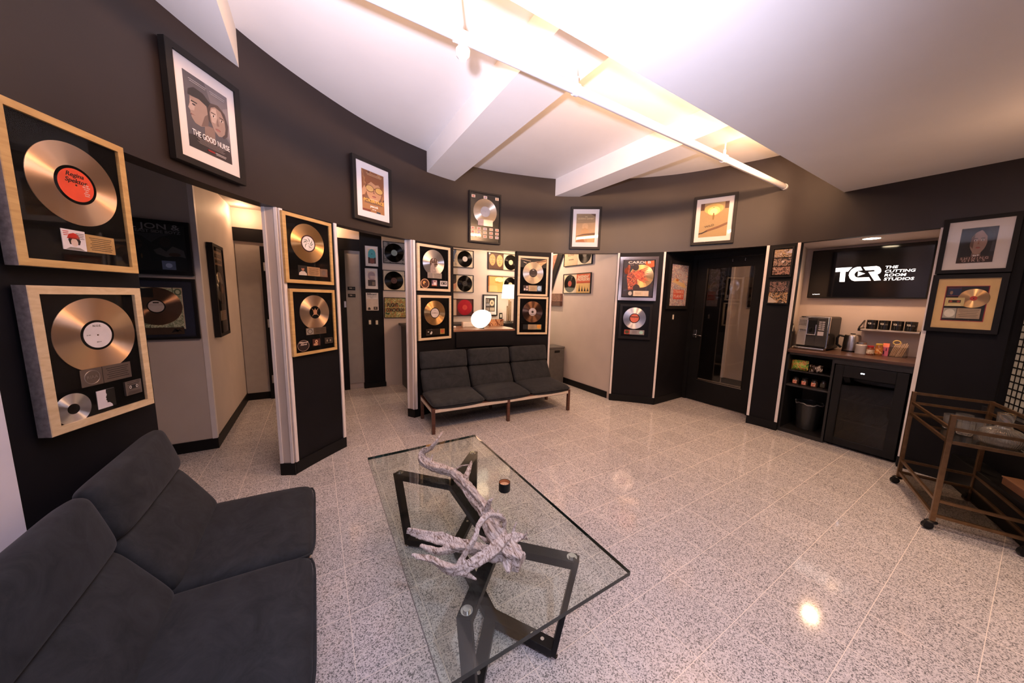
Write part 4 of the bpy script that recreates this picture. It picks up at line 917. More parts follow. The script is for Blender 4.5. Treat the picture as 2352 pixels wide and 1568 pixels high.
p.text('RIAA', .40, .331, .013, mat('pewter_emblem', (.4, .34, .31), .3, .7), lift=.0065)
o = MB(SILVER); o.lathe([(.0075, .0005), (.0075, .002), (.06, .002), (.06, .0005)], (0, 0, 0), 60, 'y', close=False); o = o.build('compact_disc', p.t, smooth=30); o.location = (p.X(.215), p.yb, p.Z(.145))
b = MB(MATBLACK); b.lathe([(.0, .0021), (.020, .0021), (.020, .0026), (0, .0026)], (0, 0, 0), 32, 'y', close=False); b.build('disc_hub', o)
p.art('sleeve_print', .425, .085, .60, .225, '#e4dce4', [('p', '#0b0a0a', [(.52, 1), (.50, .82), (.54, .7), (.46, .55), (.50, .5), (.46, .42), (.52, .36), (.52, .26), (.66, .24), (.78, .12), (.80, 0), (1, 0), (1, 1)])])
c = p.art('cassette', .70, .13, .88, .245, mat('smoke_cassette_plastic', (.20, .165, .15), .25, .5), [('p', '#3c322e', [(.08, .04), (.92, .04), (.84, .26), (.16, .26)]), ('r', '#120e0d', .22, .42, .78, .70), ('e', '#c8c0bc', .30, .56, .07, .11), ('e', '#c8c0bc', .70, .56, .07, .11), ('e', '#181212', .30, .56, .04, .06), ('e', '#181212', .70, .56, .04, .06), ('l', '#0e0a0a', .1, .9, .93, .80, 2)], thick=.008)
# --- pillar pair
p = Piece('record_award', 'gold-framed award with gold record and white floral label, upper on the narrow black pillar', AW, (-0.199, 3.024), (0.131, 3.321), 1.539, 2.062, 0.027, 0.03, GOLDWOOD, group=GA)
o = p.record(.48, .61, .150, GOLD, mat('ivory_record_label', (.80, .76, .76), .5), .056, ring=ink('#3a1414'))
b = MB(ink('#3a4a30'))
for k in range(7): a = k*2.4; b.tube([(.014*cos(a), -.0042, .014*sin(a)), (.03*cos(a+.3), -.0042, .03*sin(a+.3)), (.044*cos(a+.7), -.0042, .044*sin(a+.7))], [.001, .003, .001], 6)
b.build('label_drawing', o)
p.art('sleeve_print', .25, .125, .43, .27, '#120e0e', [('e', '#a87058', .52, .66, .16, .2), ('p', '#cfc4c0', [(.05, 0), (.1, .25), (.35, .42), (.7, .42), (.92, .2), (.95, 0)]), ('e', '#1a1010', .5, .82, .18, .12)])
p.art('plaque', .432, .125, .70, .262, mat('copper_plaque', (.52, .32, .18), .4, .5), [('l', '#2a1610', .1, .9, .86, .14, 8)])
p.art('seal_plaque', .702, .125, .87, .25, mat('dull_seal_plate', (.30, .20, .15), .3, .6), [('e', '#6a5a52', .5, .5, .3, .34)])
p = Piece('record_award', 'gold-framed gold record award with CD and cassette, lower on the narrow black pillar', AW, (-0.184, 3.039), (0.131, 3.321), 0.965, 1.496, 0.024, 0.03, GOLDWOOD, group=GA)
o = p.record(.52, .645, .140, ROSE, MATBLACK, .052); 
b = MB(ink('#b08060')); b.prism([(-.012, -.02), (.012, -.02), (.02, .01), (.006, .022), (0, .034), (-.006, .022), (-.02, .01)], -.0048, -.0040)
for k in range(4): a = .8+k*pi/2; b.tube([(.018*cos(a), -.0045, .018*sin(a)), (.045*cos(a), -.0045, .045*sin(a))], [.003, .0012], 6)
b.build('label_drawing', o)
p.art('plaque', .29, .30, .75, .405, mat('bronze_plaque', (.17, .115, .08), .3, .6), [('r', '#8a8078', .02, .06, .36, .94), ('e', '#3a322e', .19, .5, .12, .36), ('e', '#8a8078', .19, .5, .09, .27), ('l', '#0e0806', .45, .95, .82, .2, 5)], lift=.004)
o = p.art('compact_disc', .10, .06, .35, .23, MATBLACK, [('e', '#c9a89c', .5, .5, .5, .5), ('e', '#241014', .5, .5, .475, .475), ('e', '#100808', .5, .42, .07, .07)])
p.text('Miguel\nSanti', .225, .185, .012, '#e6cfc2', shear=.3, bold=.02, width=.19, lift=.0035)
p.art('sleeve_print', .43, .115, .60, .225, '#4a1f16', [('e', '#e0b08a', .5, .62, .18, .24), ('e', '#6a3020', .5, .62, .08, .12), ('e', '#c09070', .4, .22, .3, .18)])
p.art('cassette', .70, .125, .90, .225, mat('black_cassette', (.03, .024, .02), .3), [('r', '#4a3a30', .06, .1, .94, .9), ('r', '#0e0a08', .12, .2, .88, .82), ('e', '#8a7a6a', .3, .5, .09, .2), ('e', '#8a7a6a', .7, .5, .09, .2)], thick=.007)
# --- beside the hatch
BG = 'pale-framed record awards by the hatch'
PALEWOOD = woodmat('pale_ash_frame', (.60, .45, .28), (.70, .55, .37), .4, (2, 2, 12), 5)
p = Piece('record_award', 'pale-framed silver record award above another, between the corridor opening and reception hatch', AW, (1.019, 3.847), (1.463, 3.976), 1.524, 2.061, 0.03, 0.03, PALEWOOD, group=BG)
o = p.record(.485, .625, .150, SILVER, collage('photo_label_print', ('#b8a8a0', '#5a3a2e', '#2a1c18', '#c8b8b0'), 30), .056)
b = MB(ink('#9a8880')); b.prism([(-.05, -.145), (-.052, -.06), (-.03, -.01), (-.012, .0), (0, -.02), (.03, -.09), (.02, -.145)], -.0052, -.0042); b.build('figure_print', o)
p.art('plaque', .29, .285, .72, .405, mat('pewter_plaque_2', (.42, .37, .34), .3, .6), [('r', '#7a706a', .02, .05, .34, .95), ('l', '#1a1614', .42, .95, .8, .2, 5)], lift=.006)
p.art('compact_disc', .09, .055, .345, .265, MATBLACK, [('e', '#c99a78', .5, .5, .5, .5), ('e', '#4a2416', .5, .5, .42, .42), ('e', '#d9a060', .42, .58, .16, .18), ('e', '#160a08', .5, .5, .08, .08)])
p.art('sleeve_print', .42, .115, .58, .245, '#b89aa0', [('r', '#5a4460', 0, .4, .25, 1), ('e', '#e8dcd8', .6, .4, .24, .4), ('e', '#7a4a3a', .58, .76, .12, .14), ('r', '#a8542c', 0, 0, 1, .14)])
p.art('cassette', .675, .12, .90, .24, ink('#c8bfbc'), [('r', '#221c1c', .12, .3, .88, .74), ('e', '#c8bfbc', .3, .52, .08, .13), ('e', '#c8bfbc', .7, .52, .08, .13), ('l', '#2a2422', .1, .9, .92, .82, 2)], thick=.007)
p = Piece('record_award', 'pale-framed gold record award below another, between the corridor opening and reception hatch', AW, (1.022, 3.848), (1.473, 3.978), 0.934, 1.474, 0.03, 0.03, PALEWOOD, group=BG)
o = p.record(.49, .605, .150, GOLD, mat('grey_record_label', (.62, .55, .53), .5), .056, ring=ink('#0f0c0c')); lettering(o, 'SIDE ONE', 0, .03, -.0042, .006, ink('#333333'))
b = MB(ink('#6a605c')); b.box(-.05, .05, -.0044, -.004, -.006, -.0035); b.box(-.05, .05, -.0044, -.004, .0045, .0065); b.build('label_rule', o)
p.art('plaque', .22, .105, .80, .245, mat('dark_bronze_plate', (.035, .024, .018), .35, .4), [('e', '#d8d4d0', .12, .56, .035, .09), ('p', '#d8d4d0', [(.2, .3), (.28, .66), (.33, .5), (.30, .2), (.24, .12)]), ('l', '#8a8480', .14, .34, .92, .9, 1), ('l', '#8a8480', .02, .2, .06, .05, 1), ('r', '#a8853e', .74, .08, .99, .95), ('e', '#b8553a', .865, .55, .09, .3)])
p = Piece('record_award', 'pale-framed platinum record award with a guitar picture at its top', AW, (2.435, 3.897), (2.855, 3.767), 1.498, 2.043, 0.028, 0.03, PALEWOOD, group=BG)
p.art('guitar_print', .07, .72, .93, .945, '#0b0a0b', [('p', '#c8a888', [(.0, .96), (.4, .74), (.4, .68), (0, .9)]), ('p', '#d9a878', [(.5, .62), (.72, .72), (.99, .96), (1, .6), (.86, .36), (.8, .1), (.74, .3), (.7, .5)]), ('p', '#4a2a1a', [(.6, .62), (.98, .84), (.98, .76), (.64, .55)]), ('p', '#e0c8b0', [(.12, .62), (.24, .5), (.24, .44), (.12, .56)])])
o = p.record(.50, .585, .150, PLAT, ink('#2c201c'), .058); lettering(o, 'EMI', 0, .034, -.0042, .012, ink('#d8ccc4'), bold=.03); b = MB(ink('#8a807a')); b.box(-.04, .045, -.0044, -.004, -.026, -.0235); b.box(-.035, .04, -.0044, -.004, -.036, -.034); b.build('label_rule', o)
p.art('plaque', .185, .125, .80, .27, mat('gilt_plaque_2', (.56, .42, .26), .35, .4), [('r', '#3a2c2a', 0, 0, .28, 1), ('e', '#d8c8c0', .08, .3, .05, .2), ('e', '#c8b0a8', .2, .7, .05, .2), ('e', '#d8c8c0', .2, .25, .04, .18), ('l', '#5a4030', .34, .70, .8, .2, 5), ('r', '#6a7888', .74, 0, 1, 1), ('e', '#a8c8e0', .87, .52, .11, .4)])
p = Piece('record_award', 'pale-framed dark bronze record award, below the one with a guitar picture', AW, (2.443, 3.895), (2.869, 3.761), 0.954, 1.488, 0.028, 0.03, PALEWOOD, group=BG)
o = p.record(.49, .60, .150, BRONZE, ink('#b9aeb0'), .055); b = MB(ink('#2a1c1a')); b.lathe([(0, .0042), (.017, .0042), (.017, .0045), (0, .0045)], (0, 0, 0), 24, 'y', close=False); b.build('label_centre', o); lettering(o, 'PARADE', 0, -.042, -.0044, .013, ink('#2a1c1a'), bold=.02, width=.066)
p.art('plaque', .19, .13, .80, .265, ink('#0a0909'), [('r', mat('gilt_plaque_2', (.56, .42, .26), .35, .4), .27, 0, .72, 1), ('l', '#5a4030', .31, .69, .85, .15, 6), ('r', '#a8a078', .73, 0, 1, 1), ('e', '#d9923a', .865, .58, .12, .4)])
# --- panel between hatch and door
MIRROR = mat('mirrored_frame', (.62, .52, .46), .10, 1., var=.05, scale=4)
p = Piece('record_award', 'mirror-framed award with a fiery figure print and gold record', AW, (3.685, 3.196), (4.018, 2.830), 1.467, 2.062, 0.042, 0.045, MIRROR, side=BLACKWOOD)
SPACE = collage('night_sky_print', ('#14141f', '#1c1a2a', '#241a24', '#3a1c1c', '#2a3a60'), 16)
p.art('poster_print', .10, .09, .90, .93, SPACE, [('p', '#c4602a', [(.62, .94), (.98, .98), (1, .82), (.86, .78)])])
o = p.record(.585, .56, .155, GOLD, None)
p.art('figure_print', .12, .26, .72, .86, ink('#a4441f'), (), thick=.0) if False else None
b = MB(collage('flame_print', ('#4a1a12', '#8a3420', '#c05a34', '#6a2418', '#d07848'), 15)); P = lambda u, v: (p.X(u), p.Z(v))
b.prism([P(*q) for q in ((.26, .24), (.22, .42), (.20, .55), (.23, .62), (.30, .65), (.36, .70), (.42, .66), (.40, .56), (.48, .50), (.50, .36), (.46, .26))], p.yb-.006, p.yb-.004)
b.use(ink('#2a1512')); b.ell(*P(.42, .76), .042, .042, p.yb-.007, p.yb-.0045); b.ell(*P(.47, .29), .045, .05, p.yb-.007, p.yb-.0045)
b.use(collage('flame_feather_print', ('#7a2414', '#b8452a', '#d86a3a', '#a03420'), 24))
for k in range(9):
    a, c = P(.36+.012*k, .62-.012*k), P(.74+.02*(k % 4), .76-.045*k); dx, dz = c[0]-a[0], c[1]-a[1]; L = hypot(dx, dz); nx, nz = -dz/L*.009, dx/L*.009
    b.prism([(a[0]+nx, a[1]+nz), (a[0]-nx, a[1]-nz), (a[0]+dx*.6-nx, a[1]+dz*.6-nz), c, (a[0]+dx*.6+nx, a[1]+dz*.6+nz)], p.yb-.008-.0003*k, p.yb-.005)
b.use(ink('#a84a20')); b.ell(*P(.20, .68), .035, .045, p.yb-.0055, p.yb-.004); b.ell(*P(.24, .76), .02, .035, p.yb-.0055, p.yb-.004)
b.build('figure_print', p.t)
p.text('CARDI B', .51, .845, .032, '#f0e2da', width=.58, bold=.02, lift=.004); p.text('FEATURING', .46, .805, .010, '#d8b8a8', width=.40, lift=.004, space=1.6)
p.art('plaque', .25, .105, .80, .225, mat('gilt_plaque_3', (.62, .46, .28), .35, .4), [('r', '#2a2422', 0, 0, .27, 1), ('e', '#b8b0ac', .12, .5, .09, .4), ('r', '#c8b8a8', .72, .04, 1, .98), ('l', '#6a4a34', .34, .66, .74, .3, 4)], lift=.008)
p = Piece('record_award', 'black-framed award with a silver record and coral label', AW, (3.712, 3.169), (4.001, 2.853), 0.926, 1.418, 0.034, 0.03, BLACKWOOD)
o = p.record(.47, .60, .150, SILVER, mat('coral_record_label', (.68, .16, .10), .5), .058, ring=MATBLACK)
b = MB(ink('#3a1a1c')); b.box(-.05, .05, -.0045, -.004, .012, .024); b.build('label_rule', o)
p.art('plaque', .18, .135, .80, .265, mat('silver_plate', (.42, .38, .38), .35, .4), [('r', '#a8402a', .0, 0, .28, 1), ('e', '#4a4a2a', .14, .5, .1, .36), ('l', '#4a2c2c', .36, .66, .8, .2, 5), ('e', '#a8d8d0', .85, .5, .1, .36)])
# --- patterned poster in the door recess
DENSE = collage('crowded_cartoon_print', ('#d0c8c8', '#a08a9c', '#dcd4cc', '#7a7c9c', '#cc9488', '#e0d8c8', '#bcc8d4'), 26)
p = Piece('poster', 'tall crowded pastel poster with a coral title block, in the door recess', PO, (4.145, 2.764), (4.667, 2.788), 1.361, 2.022, 0.045, 0.03, BLACKWOOD, board=BOARD)
p.art('poster_print', .09, .07, .91, .94, DENSE, [('p', '#d8b888', [(.04, .56), (.3, .66), (.5, .58), (.8, .56), (.96, .46), (.8, .44), (.5, .5), (.2, .56)]), ('e', '#c87a3a', .38, .62, .08, .03), ('r', '#d0584a', .2, .16, .84, .39)])
p.text('STRANGE', .515, .335, .042, '#ecc8b4', width=.46); p.text('PLANET', .515, .245, .042, '#ecc8b4', width=.46)
# --- photo frames on the pillar by the niche
STU = [collage('studio_photo_print_a', ('#2a2220', '#b09470', '#84706a', '#c8b8b0'), 30), collage('studio_photo_print_b', ('#14120f', '#3a2c28', '#a88878', '#1c1816'), 40), collage('studio_photo_print_c', ('#7a5448', '#a88070', '#4a302a', '#c0a494'), 30), collage('studio_photo_print_d', ('#3a2a28', '#8a6a62', '#1a1414', '#a88a80'), 34), collage('studio_photo_print_e', ('#6a5040', '#b89468', '#2a201c', '#c8b4a0'), 30)]
p = Piece('photo_frame', 'black frame of three stacked interior photographs, beside the niche', 'picture frame', (4.509, 1.726), (4.535, 1.527), 1.763, 2.097, 0.018, 0.018, BLACKWOOD)
for k in range(3): p.art('photograph', .13, .66-.285*k, .90, .915-.285*k, STU[k], [('p', '#b9b4c8', [(.66, .55), (1, .98), (1, .45)])] if k == 0 else [('e', '#c8b8b0', .55, .55, .09, .16)] if k == 1 else [('r', '#3a201a', .1, .15, .3, .35)])
p = Piece('photo_frame', 'black frame of two stacked interior photographs, beneath the three-photo frame', 'picture frame', (4.510, 1.721), (4.535, 1.522), 1.460, 1.731, 0.014, 0.018, BLACKWOOD)
for k in range(2): p.art('photograph', .05, .52-.46*k, .95, .955-.46*k, STU[3+k], [('r', '#161212', .34, .62, .44, .9), ('r', '#161212', .84, .6, .95, .95)] if k == 0 else [('p', '#c0b0a0', [(0, .7), (.5, .1), (.3, 0), (0, 0)])])
# --- wall right of the niche
p = Piece('poster', 'wide white-matted portrait poster with dark print, upper on the wall by the bar cart', PO, (4.540, 0.544), (4.540, 0.185), 1.743, 2.184, 0.03, 0.03, BLACKWOOD, board=MATWHITE)
p.art('poster_print', .265, .185, .735, .80, '#242426', [('p', '#3c3c42', [(.72, 1), (1, 1), (1, .3), (.8, .3)]), ('p', '#15100e', [(.10, .0), (.04, .5), (.10, .85), (.34, 1), (.70, 1), (.88, .84), (.90, .5), (.84, 0)]), ('p', '#7d665d', [(.38, .0), (.40, .34), (.64, .34), (.66, 0)])]+face(.53, .60, .235, .34, '#a3867a', '#1c1614', .01)+[('p', '#1c1512', [(.20, .20), (.12, .62), (.22, .88), (.44, .97), (.58, .93), (.42, .86), (.32, .72), (.30, .48), (.34, .30)]), ('p', '#181210', [(.74, .24), (.77, .55), (.74, .74), (.62, .88), (.54, .94), (.70, .95), (.86, .80), (.90, .5), (.86, .2)]), ('p', '#6e564c', [(.30, .5), (.32, .70), (.40, .82), (.40, .40)]), ('r', '#33201c', .0, 0, 1, .17), ('e', '#4a332c', .3, .12, .2, .07), ('e', '#4a332c', .7, .12, .2, .07)])
p.text('tv+', .515, .297, .016, '#f0ecec', bold=.03, lift=.0065); p.text('SHINING', .50, .245, .018, '#c8a89c', width=.36, lift=.0065, space=1.5); p.text('GIRLS', .49, .203, .018, '#c8a89c', width=.30, lift=.0065, space=1.5)
p = Piece('record_award', 'black-framed award with a cassette and small gold record on yellow board', AW, (4.540, 0.548), (4.540, 0.188), 1.264, 1.736, 0.033, 0.03, BLACKWOOD, board=mat('yellow_mount_board', (.66, .45, .20), .5, var=.08))
p.art('inner_board', .215, .20, .79, .80, '#0c0a0b', [('r', '#9a2030', 0, .985, 1, 1), ('r', '#9a2030', 0, 0, 1, .015), ('r', '#9a2030', 0, 0, .02, 1), ('r', '#9a2030', .98, 0, 1, 1)])
o = p.record(.61, .59, .075, GOLD, ink('#a8342c'), .018); o.location.y -= .002
p.art('sleeve_print', .25, .63, .43, .77, '#1a2448', [('r', '#9a2840', 0, .96, 1, 1), ('r', '#9a2840', 0, 0, 1, .04), ('e', '#8a6a58', .28, .4, .12, .22)], lift=.003)
p.art('cassette', .235, .455, .50, .60, ink('#b9a878'), [('r', '#241c18', .18, .4, .82, .72), ('e', '#8a3a2a', .3, .56, .09, .12), ('e', '#8a3a2a', .7, .56, .09, .12), ('p', '#cabb90', [(.1, .03), (.9, .03), (.8, .22), (.2, .22)])], thick=.007, lift=.004)
p.art('plaque', .235, .245, .735, .42, mat('gilt_plaque_4', (.46, .33, .20), .35, .4), [('r', '#a8a498', 0, 0, .36, 1), ('e', '#d8d4c8', .18, .5, .15, .4), ('r', '#0c0a0b', .36, 0, .375, 1), ('l', '#241810', .42, .96, .84, .2, 5)], lift=.003)
# --- posters high on the oval wall
p = Piece('poster', 'black-framed film poster of two overlapping grey faces, nearest of the high posters', PO, (-0.608, 2.455), (-0.374, 2.813), 2.140, 2.714, 0.034, 0.035, BROWNBLACK, board=MATWHITE)
SK, SK2, HR = '#9a857d', '#86726b', '#2b2627'
p.art('poster_print', .20, .17, .80, .83, '#56535b', [('p', '#6e6a72', [(.45, 1), (1, 1), (1, .3), (.7, .5)]), ('p', '#837d84', [(.86, .78), (1, .84), (1, .36), (.9, .40)]), ('p', '#2e2829', [(0, 0), (0, .16), (.28, .22), (.42, .16), (.5, 0)]), ('p', '#3b3234', [(.40, 0), (.46, .20), (.72, .26), (.92, .20), (1, .12), (1, 0)]),
  ('p', SK2, [(.36, .16), (.38, .40), (.62, .42), (.60, .18)]),
  ('p', SK, [(.10, .70), (.085, .60), (.045, .525), (.075, .505), (.085, .475), (.075, .455), (.10, .445), (.095, .42), (.13, .385), (.17, .355), (.30, .345), (.46, .40), (.52, .60), (.48, .72), (.24, .76)]), ('p', '#b3a09a', [(.10, .66), (.09, .60), (.05, .525), (.085, .50), (.17, .52), (.2, .62)]), ('p', '#6f5c57', [(.30, .35), (.46, .40), (.52, .60), (.40, .52)]),
  ('p', HR, [(.06, .70), (.08, .78), (.20, .84), (.40, .83), (.54, .76), (.56, .60), (.49, .58), (.46, .68), (.30, .715), (.14, .70)]), ('p', HR, [(.11, .625), (.24, .63), (.25, .645), (.12, .645)]), ('e', '#2a2324', .17, .60, .035, .012), ('p', '#7a4f4c', [(.085, .463), (.18, .455), (.085, .445)]),
  ('p', '#4a3d3b', [(.48, .50), (.47, .66), (.56, .76), (.74, .79), (.90, .72), (.97, .56), (.93, .40), (.84, .34)]), ('p', SK, [(.52, .62), (.56, .70), (.66, .74), (.80, .72), (.88, .62), (.89, .50), (.86, .41), (.78, .35), (.70, .335), (.60, .39), (.53, .50)]), ('p', '#b7a49d', [(.54, .62), (.58, .69), (.68, .72), (.70, .60), (.64, .50), (.56, .50)]), ('p', '#7b6762', [(.70, .60), (.735, .49), (.69, .475), (.665, .485)]),
  ('e', '#e0d6d2', .605, .595, .045, .013), ('e', '#2a2223', .605, .595, .02, .013), ('e', '#d8cdc9', .80, .585, .042, .013), ('e', '#2a2223', .80, .585, .02, .013), ('p', '#463735', [(.55, .625), (.66, .63), (.66, .64), (.56, .64)]), ('p', '#463735', [(.75, .62), (.86, .615), (.85, .63), (.76, .632)]), ('e', '#875a57', .695, .425, .065, .012), ('e', '#9a6c68', .695, .412, .05, .011)]
  +[('l', '#b8b4b8', .10, .48, .925, .90, 2), ('l', '#b8b4b8', .56, .92, .925, .90, 2), ('l', '#8a7f80', .16, .84, .165, .10, 5), ('r', '#a01c1c', .40, .045, .56, .065), ('l', '#d8d0d0', .58, .84, .06, .04, 2)])
p.text('THE GOOD NURSE', .50, .285, .030, '#f2ecec', width=.52, lift=.0085)
p = Piece('poster', 'black-framed orange portrait poster with tinted glasses, high over the corridor opening', PO, (0.336, 3.487), (0.720, 3.713), 2.170, 2.739, 0.034, 0.035, BROWNBLACK, board=MATWHITE)
HAIR = collage('auburn_hair_print', ('#6a4030', '#8a5838', '#a8754a', '#54302a'), 9, stretch=(1, 1, .35))
p.art('poster_print', .215, .17, .785, .83, HAIR, [('p', '#a4754a', [(0, 0), (0, .3), (.3, .22), (.7, .24), (1, .36), (1, 0)]), ('p', '#7a5a44', [(.1, .2), (.2, .45), (.8, .45), (.9, .2)])]+face(.53, .53, .34, .26, '#c0926c', '#2e1812')+[('p', '#8a5636', [(.12, .72), (.2, .9), (.5, .97), (.86, .9), (.95, .66), (.8, .74), (.6, .70), (.4, .75), (.25, .66)]), ('e', '#5a3420', .34, .575, .19, .085), ('e', '#c8a468', .34, .575, .17, .072), ('e', '#5a3420', .76, .575, .19, .085), ('e', '#d0a860', .76, .575, .17, .072), ('r', '#5a3420', .5, .585, .6, .6), ('p', '#c0926c', [(0, .5), (.1, .62), (.2, .52), (.12, .4), (0, .36)]), ('r', '#7a3a2a', 0, 0, .35, .05), ('r', '#2a3a4a', .62, 0, .8, .04), ('l', '#e8c89a', .2, .9, .93, .90, 2)])
p.text('POKER FACE', .50, .325, .028, '#e8b050', width=.52, bold=.02, lift=.008); p.text('peacock', .50, .245, .022, '#f4ece4', width=.20, bold=.02, lift=.008); p.text('peacock original', .50, .372, .008, '#f0dcc8', width=.20, lift=.008); p.text('JAN 26', .50, .205, .010, '#f4ece4', lift=.008)
p = Piece('record_award', 'thin black-framed pale record award with rows of tiny prints, high over the hatch', AW, (1.741, 4.005), (2.175, 3.955), 2.170, 2.805, 0.02, 0.025, BROWNBLACK, board=mat('glossy_black_board', (.010, .009, .009), .2))
p.record(.50, .625, .160, PLAT, mat('pewter_label', (.50, .45, .44), .45), .066)
p.art('plaque', .27, .345, .74, .47, mat('silver_plaque', (.66, .56, .50), .25, .6), [('r', '#b8a098', 0, 0, .38, 1), ('l', '#8a7a72', .06, .3, .5, .4, 1)], lift=.005)
for k, (u, v) in enumerate([(.13, .90), (.50, .905), (.87, .905)]+[(.115+.193*a, .285-.075*c) for c in range(3) for a in range(5)]):
    p.art('tiny_print', u-.056, v-.027, u+.056, v+.027, '#d8c4b4', [('r', ('#b8705a', '#9a8a98', '#c8a070', '#c87858')[k % 4], .22, .2, .78, .8)])
p = Piece('poster', 'brown-framed white-matted amber poster, high to the right of the hatch', PO, (3.119, 3.628), (3.463, 3.385), 2.165, 2.735, 0.032, 0.03, BROWNBLACK, board=MATWHITE)
p.art('poster_print', .19, .165, .81, .835, '#8f7a5c', [('p', '#b0926c', [(0, .0), (0, .66), (1, .70), (1, 0)]), ('e', '#c2a078', .47, .56, .16, .11), ('p', '#b58f62', [(.22, .2), (.28, .44), (.46, .52), (.66, .44), (.78, .2)]), ('p', '#6a4c30', [(0, .22), (.4, .30), (1, .34), (1, .26), (.4, .24), (0, .20)]), ('p', '#a46a40', [(0, 0), (.1, .14), (.4, .12), (.5, 0)]), ('p', '#caa070', [(.6, 0), (.62, .12), (.9, .16), (1, .1), (1, 0)]), ('p', '#5a3e2c', [(.74, 1), (1, .9), (1, 1)])])
p.text("THE", .50, .755, .014, '#e0c8a0'); p.text("QUEEN'S GAMBIT", .50, .705, .022, '#dcc094', width=.52)
p = Piece('poster', 'brown-framed white-matted poster of a glowing yellow tree, high over the studio door', PO, (4.214, 2.520), (4.398, 2.097), 2.187, 2.777, 0.034, 0.03, BROWNBLACK, board=MATWHITE)
p.art('poster_print', .175, .155, .825, .845, '#a68c60', [('r', '#5a3a2a', 0, .80, .14, 1), ('r', '#5a3a2a', .86, .80, 1, 1), ('e', '#d4b468', .48, .82, .34, .15), ('e', '#ecd888', .48, .76, .22, .13), ('e', '#f4e6b0', .48, .74, .14, .09), ('p', '#8a6a34', [(.46, .5), (.45, .62), (.47, .70), (.50, .70), (.52, .62), (.51, .5)]), ('p', '#7a5638', [(0, .08), (.3, .22), (.7, .31), (1, .40), (1, .33), (.7, .24), (.3, .16), (0, .10)]), ('p', '#38281e', [(0, .10), (.12, .10), (.3, .17), (.3, .20), (.1, .14), (0, .13)]), ('e', '#3a2c20', .47, .86, .02, .008)])
p.text('WILD', .42, .36, .024, '#38281e', width=.22, rot=.2, lift=.006)
# --- left recess
p = Piece('record_award', 'dim black-framed award with two shadowy figures, upper in the left recess', AW, (-1.362, 3.900), (-0.885, 3.900), 1.591, 2.031, 0.03, 0.03, BLACKWOOD)
p.art('poster_print', .065, .07, .935, .93, '#0d0b0b', [('p', '#3a3a40', [(.2, .78), (.8, .80), (.62, .72), (.5, .60), (.38, .72)]), ('p', '#1a1414', [(.12, 0), (.16, .5), (.3, .74), (.44, .5), (.5, 0)]), ('e', '#3c2a24', .30, .56, .075, .11), ('r', '#0e0808', .24, .555, .37, .585), ('e', '#2c1d18', .70, .62, .08, .11), ('p', '#5a5654', [(.52, .44), (.62, .5), (.7, .42), (.8, .54), (.96, .46), (.98, .3), (.84, .34), (.7, .3), (.56, .36)]), ('e', '#4a3228', .82, .36, .09, .04), ('e', '#6a4a2c', .35, .30, .012, .05), ('r', '#18120e', .2, .05, .62, .22), ('r', '#7a86a8', .62, .03, .82, .22), ('e', '#c8d4f0', .72, .12, .05, .05)])
p.text('LIL JON &', .50, .835, .042, '#8a8a90', width=.74, bold=.02, lift=.005); p.text('THE EAST SIDE BOYZ', .52, .765, .022, '#77777c', width=.72, bold=.03, lift=.005)
p = Piece('record_award', 'navy-matted award with a bronze record over printed banknotes, lower in the left recess', AW, (-1.372, 3.900), (-0.885, 3.900), 1.044, 1.561, 0.02, 0.03, BLACKWOOD, board=mat('navy_mount_board', (.010, .014, .040), .6))
p.art('banknote_print', .12, .17, .82, .85, collage('banknote_print', ('#b8bda0', '#8a9478', '#ccd0b4', '#5a6650'), 30), [('r', '#c8b49a', 0, .985, 1, 1), ('r', '#c8b49a', .985, 0, 1, 1), ('e', '#5a6650', .92, .9, .07, .08), ('e', '#b8bda0', .92, .9, .04, .05), ('r', '#5a6650', .82, .78, .84, 1)])
o = p.record(.48, .545, .158, mat_bronze, ink('#cfc4c6'), .048, ring=ink('#0c0808')); b = MB(ink('#2a2222')); b.box(-.018, .018, -.0044, -.004, .026, .036); b.box(-.046, .046, -.0044, -.004, .012, .0135); b.build('label_rule', o)
p.art('plaque', .20, .085, .80, .20, mat('bronze_plaque_2', (.10, .06, .04), .3, .5), [('r', '#1c2c50', 0, 0, .2, 1), ('e', '#6a88c0', .1, .5, .07, .4), ('p', '#0a0606', [(.72, .2), (.8, .8), (.84, .3), (.9, .8), (.96, .3), (.9, .5)])], lift=.005)
p.art('title_plate', .18, .69, .46, .83, '#0b0909', [('l', '#14100f', .1, .9, .8, .2, 3)], lift=.005)
p = Piece('record_award', 'tall deep black shadow-box frame on the tan corridor wall', AW, (-.85, 4.155), (-.85, 4.575), 1.018, 1.918, .030, .045, BLACKWOOD)
p.art('title_plate', .12, .78, .86, .93, '#b98c68'); p.text('LIL TECCA', .49, .86, .035, '#1a1210', width=.62, bold=.03); p.text('RANSOM', .50, .80, .035, '#1a1210', width=.58, bold=.03)
p.record(.45, .545, .145, PLAT, MATBLACK, .05)
p.art('figure_print', .45, .36, .78, .58, '#3a2a22', [('e', '#6a4a3a', .5, .7, .2, .2), ('p', '#1c1412', [(.2, 0), (.3, .5), (.7, .5), (.8, 0)])], lift=.006)
p.art('plaque', .28, .17, .84, .28, mat('copper_plaque', (.52, .32, .18), .4, .5), [('r', '#c8b4a0', 0, .1, .2, .9), ('l', '#2a1610', .3, .95, .84, .2, 4)])
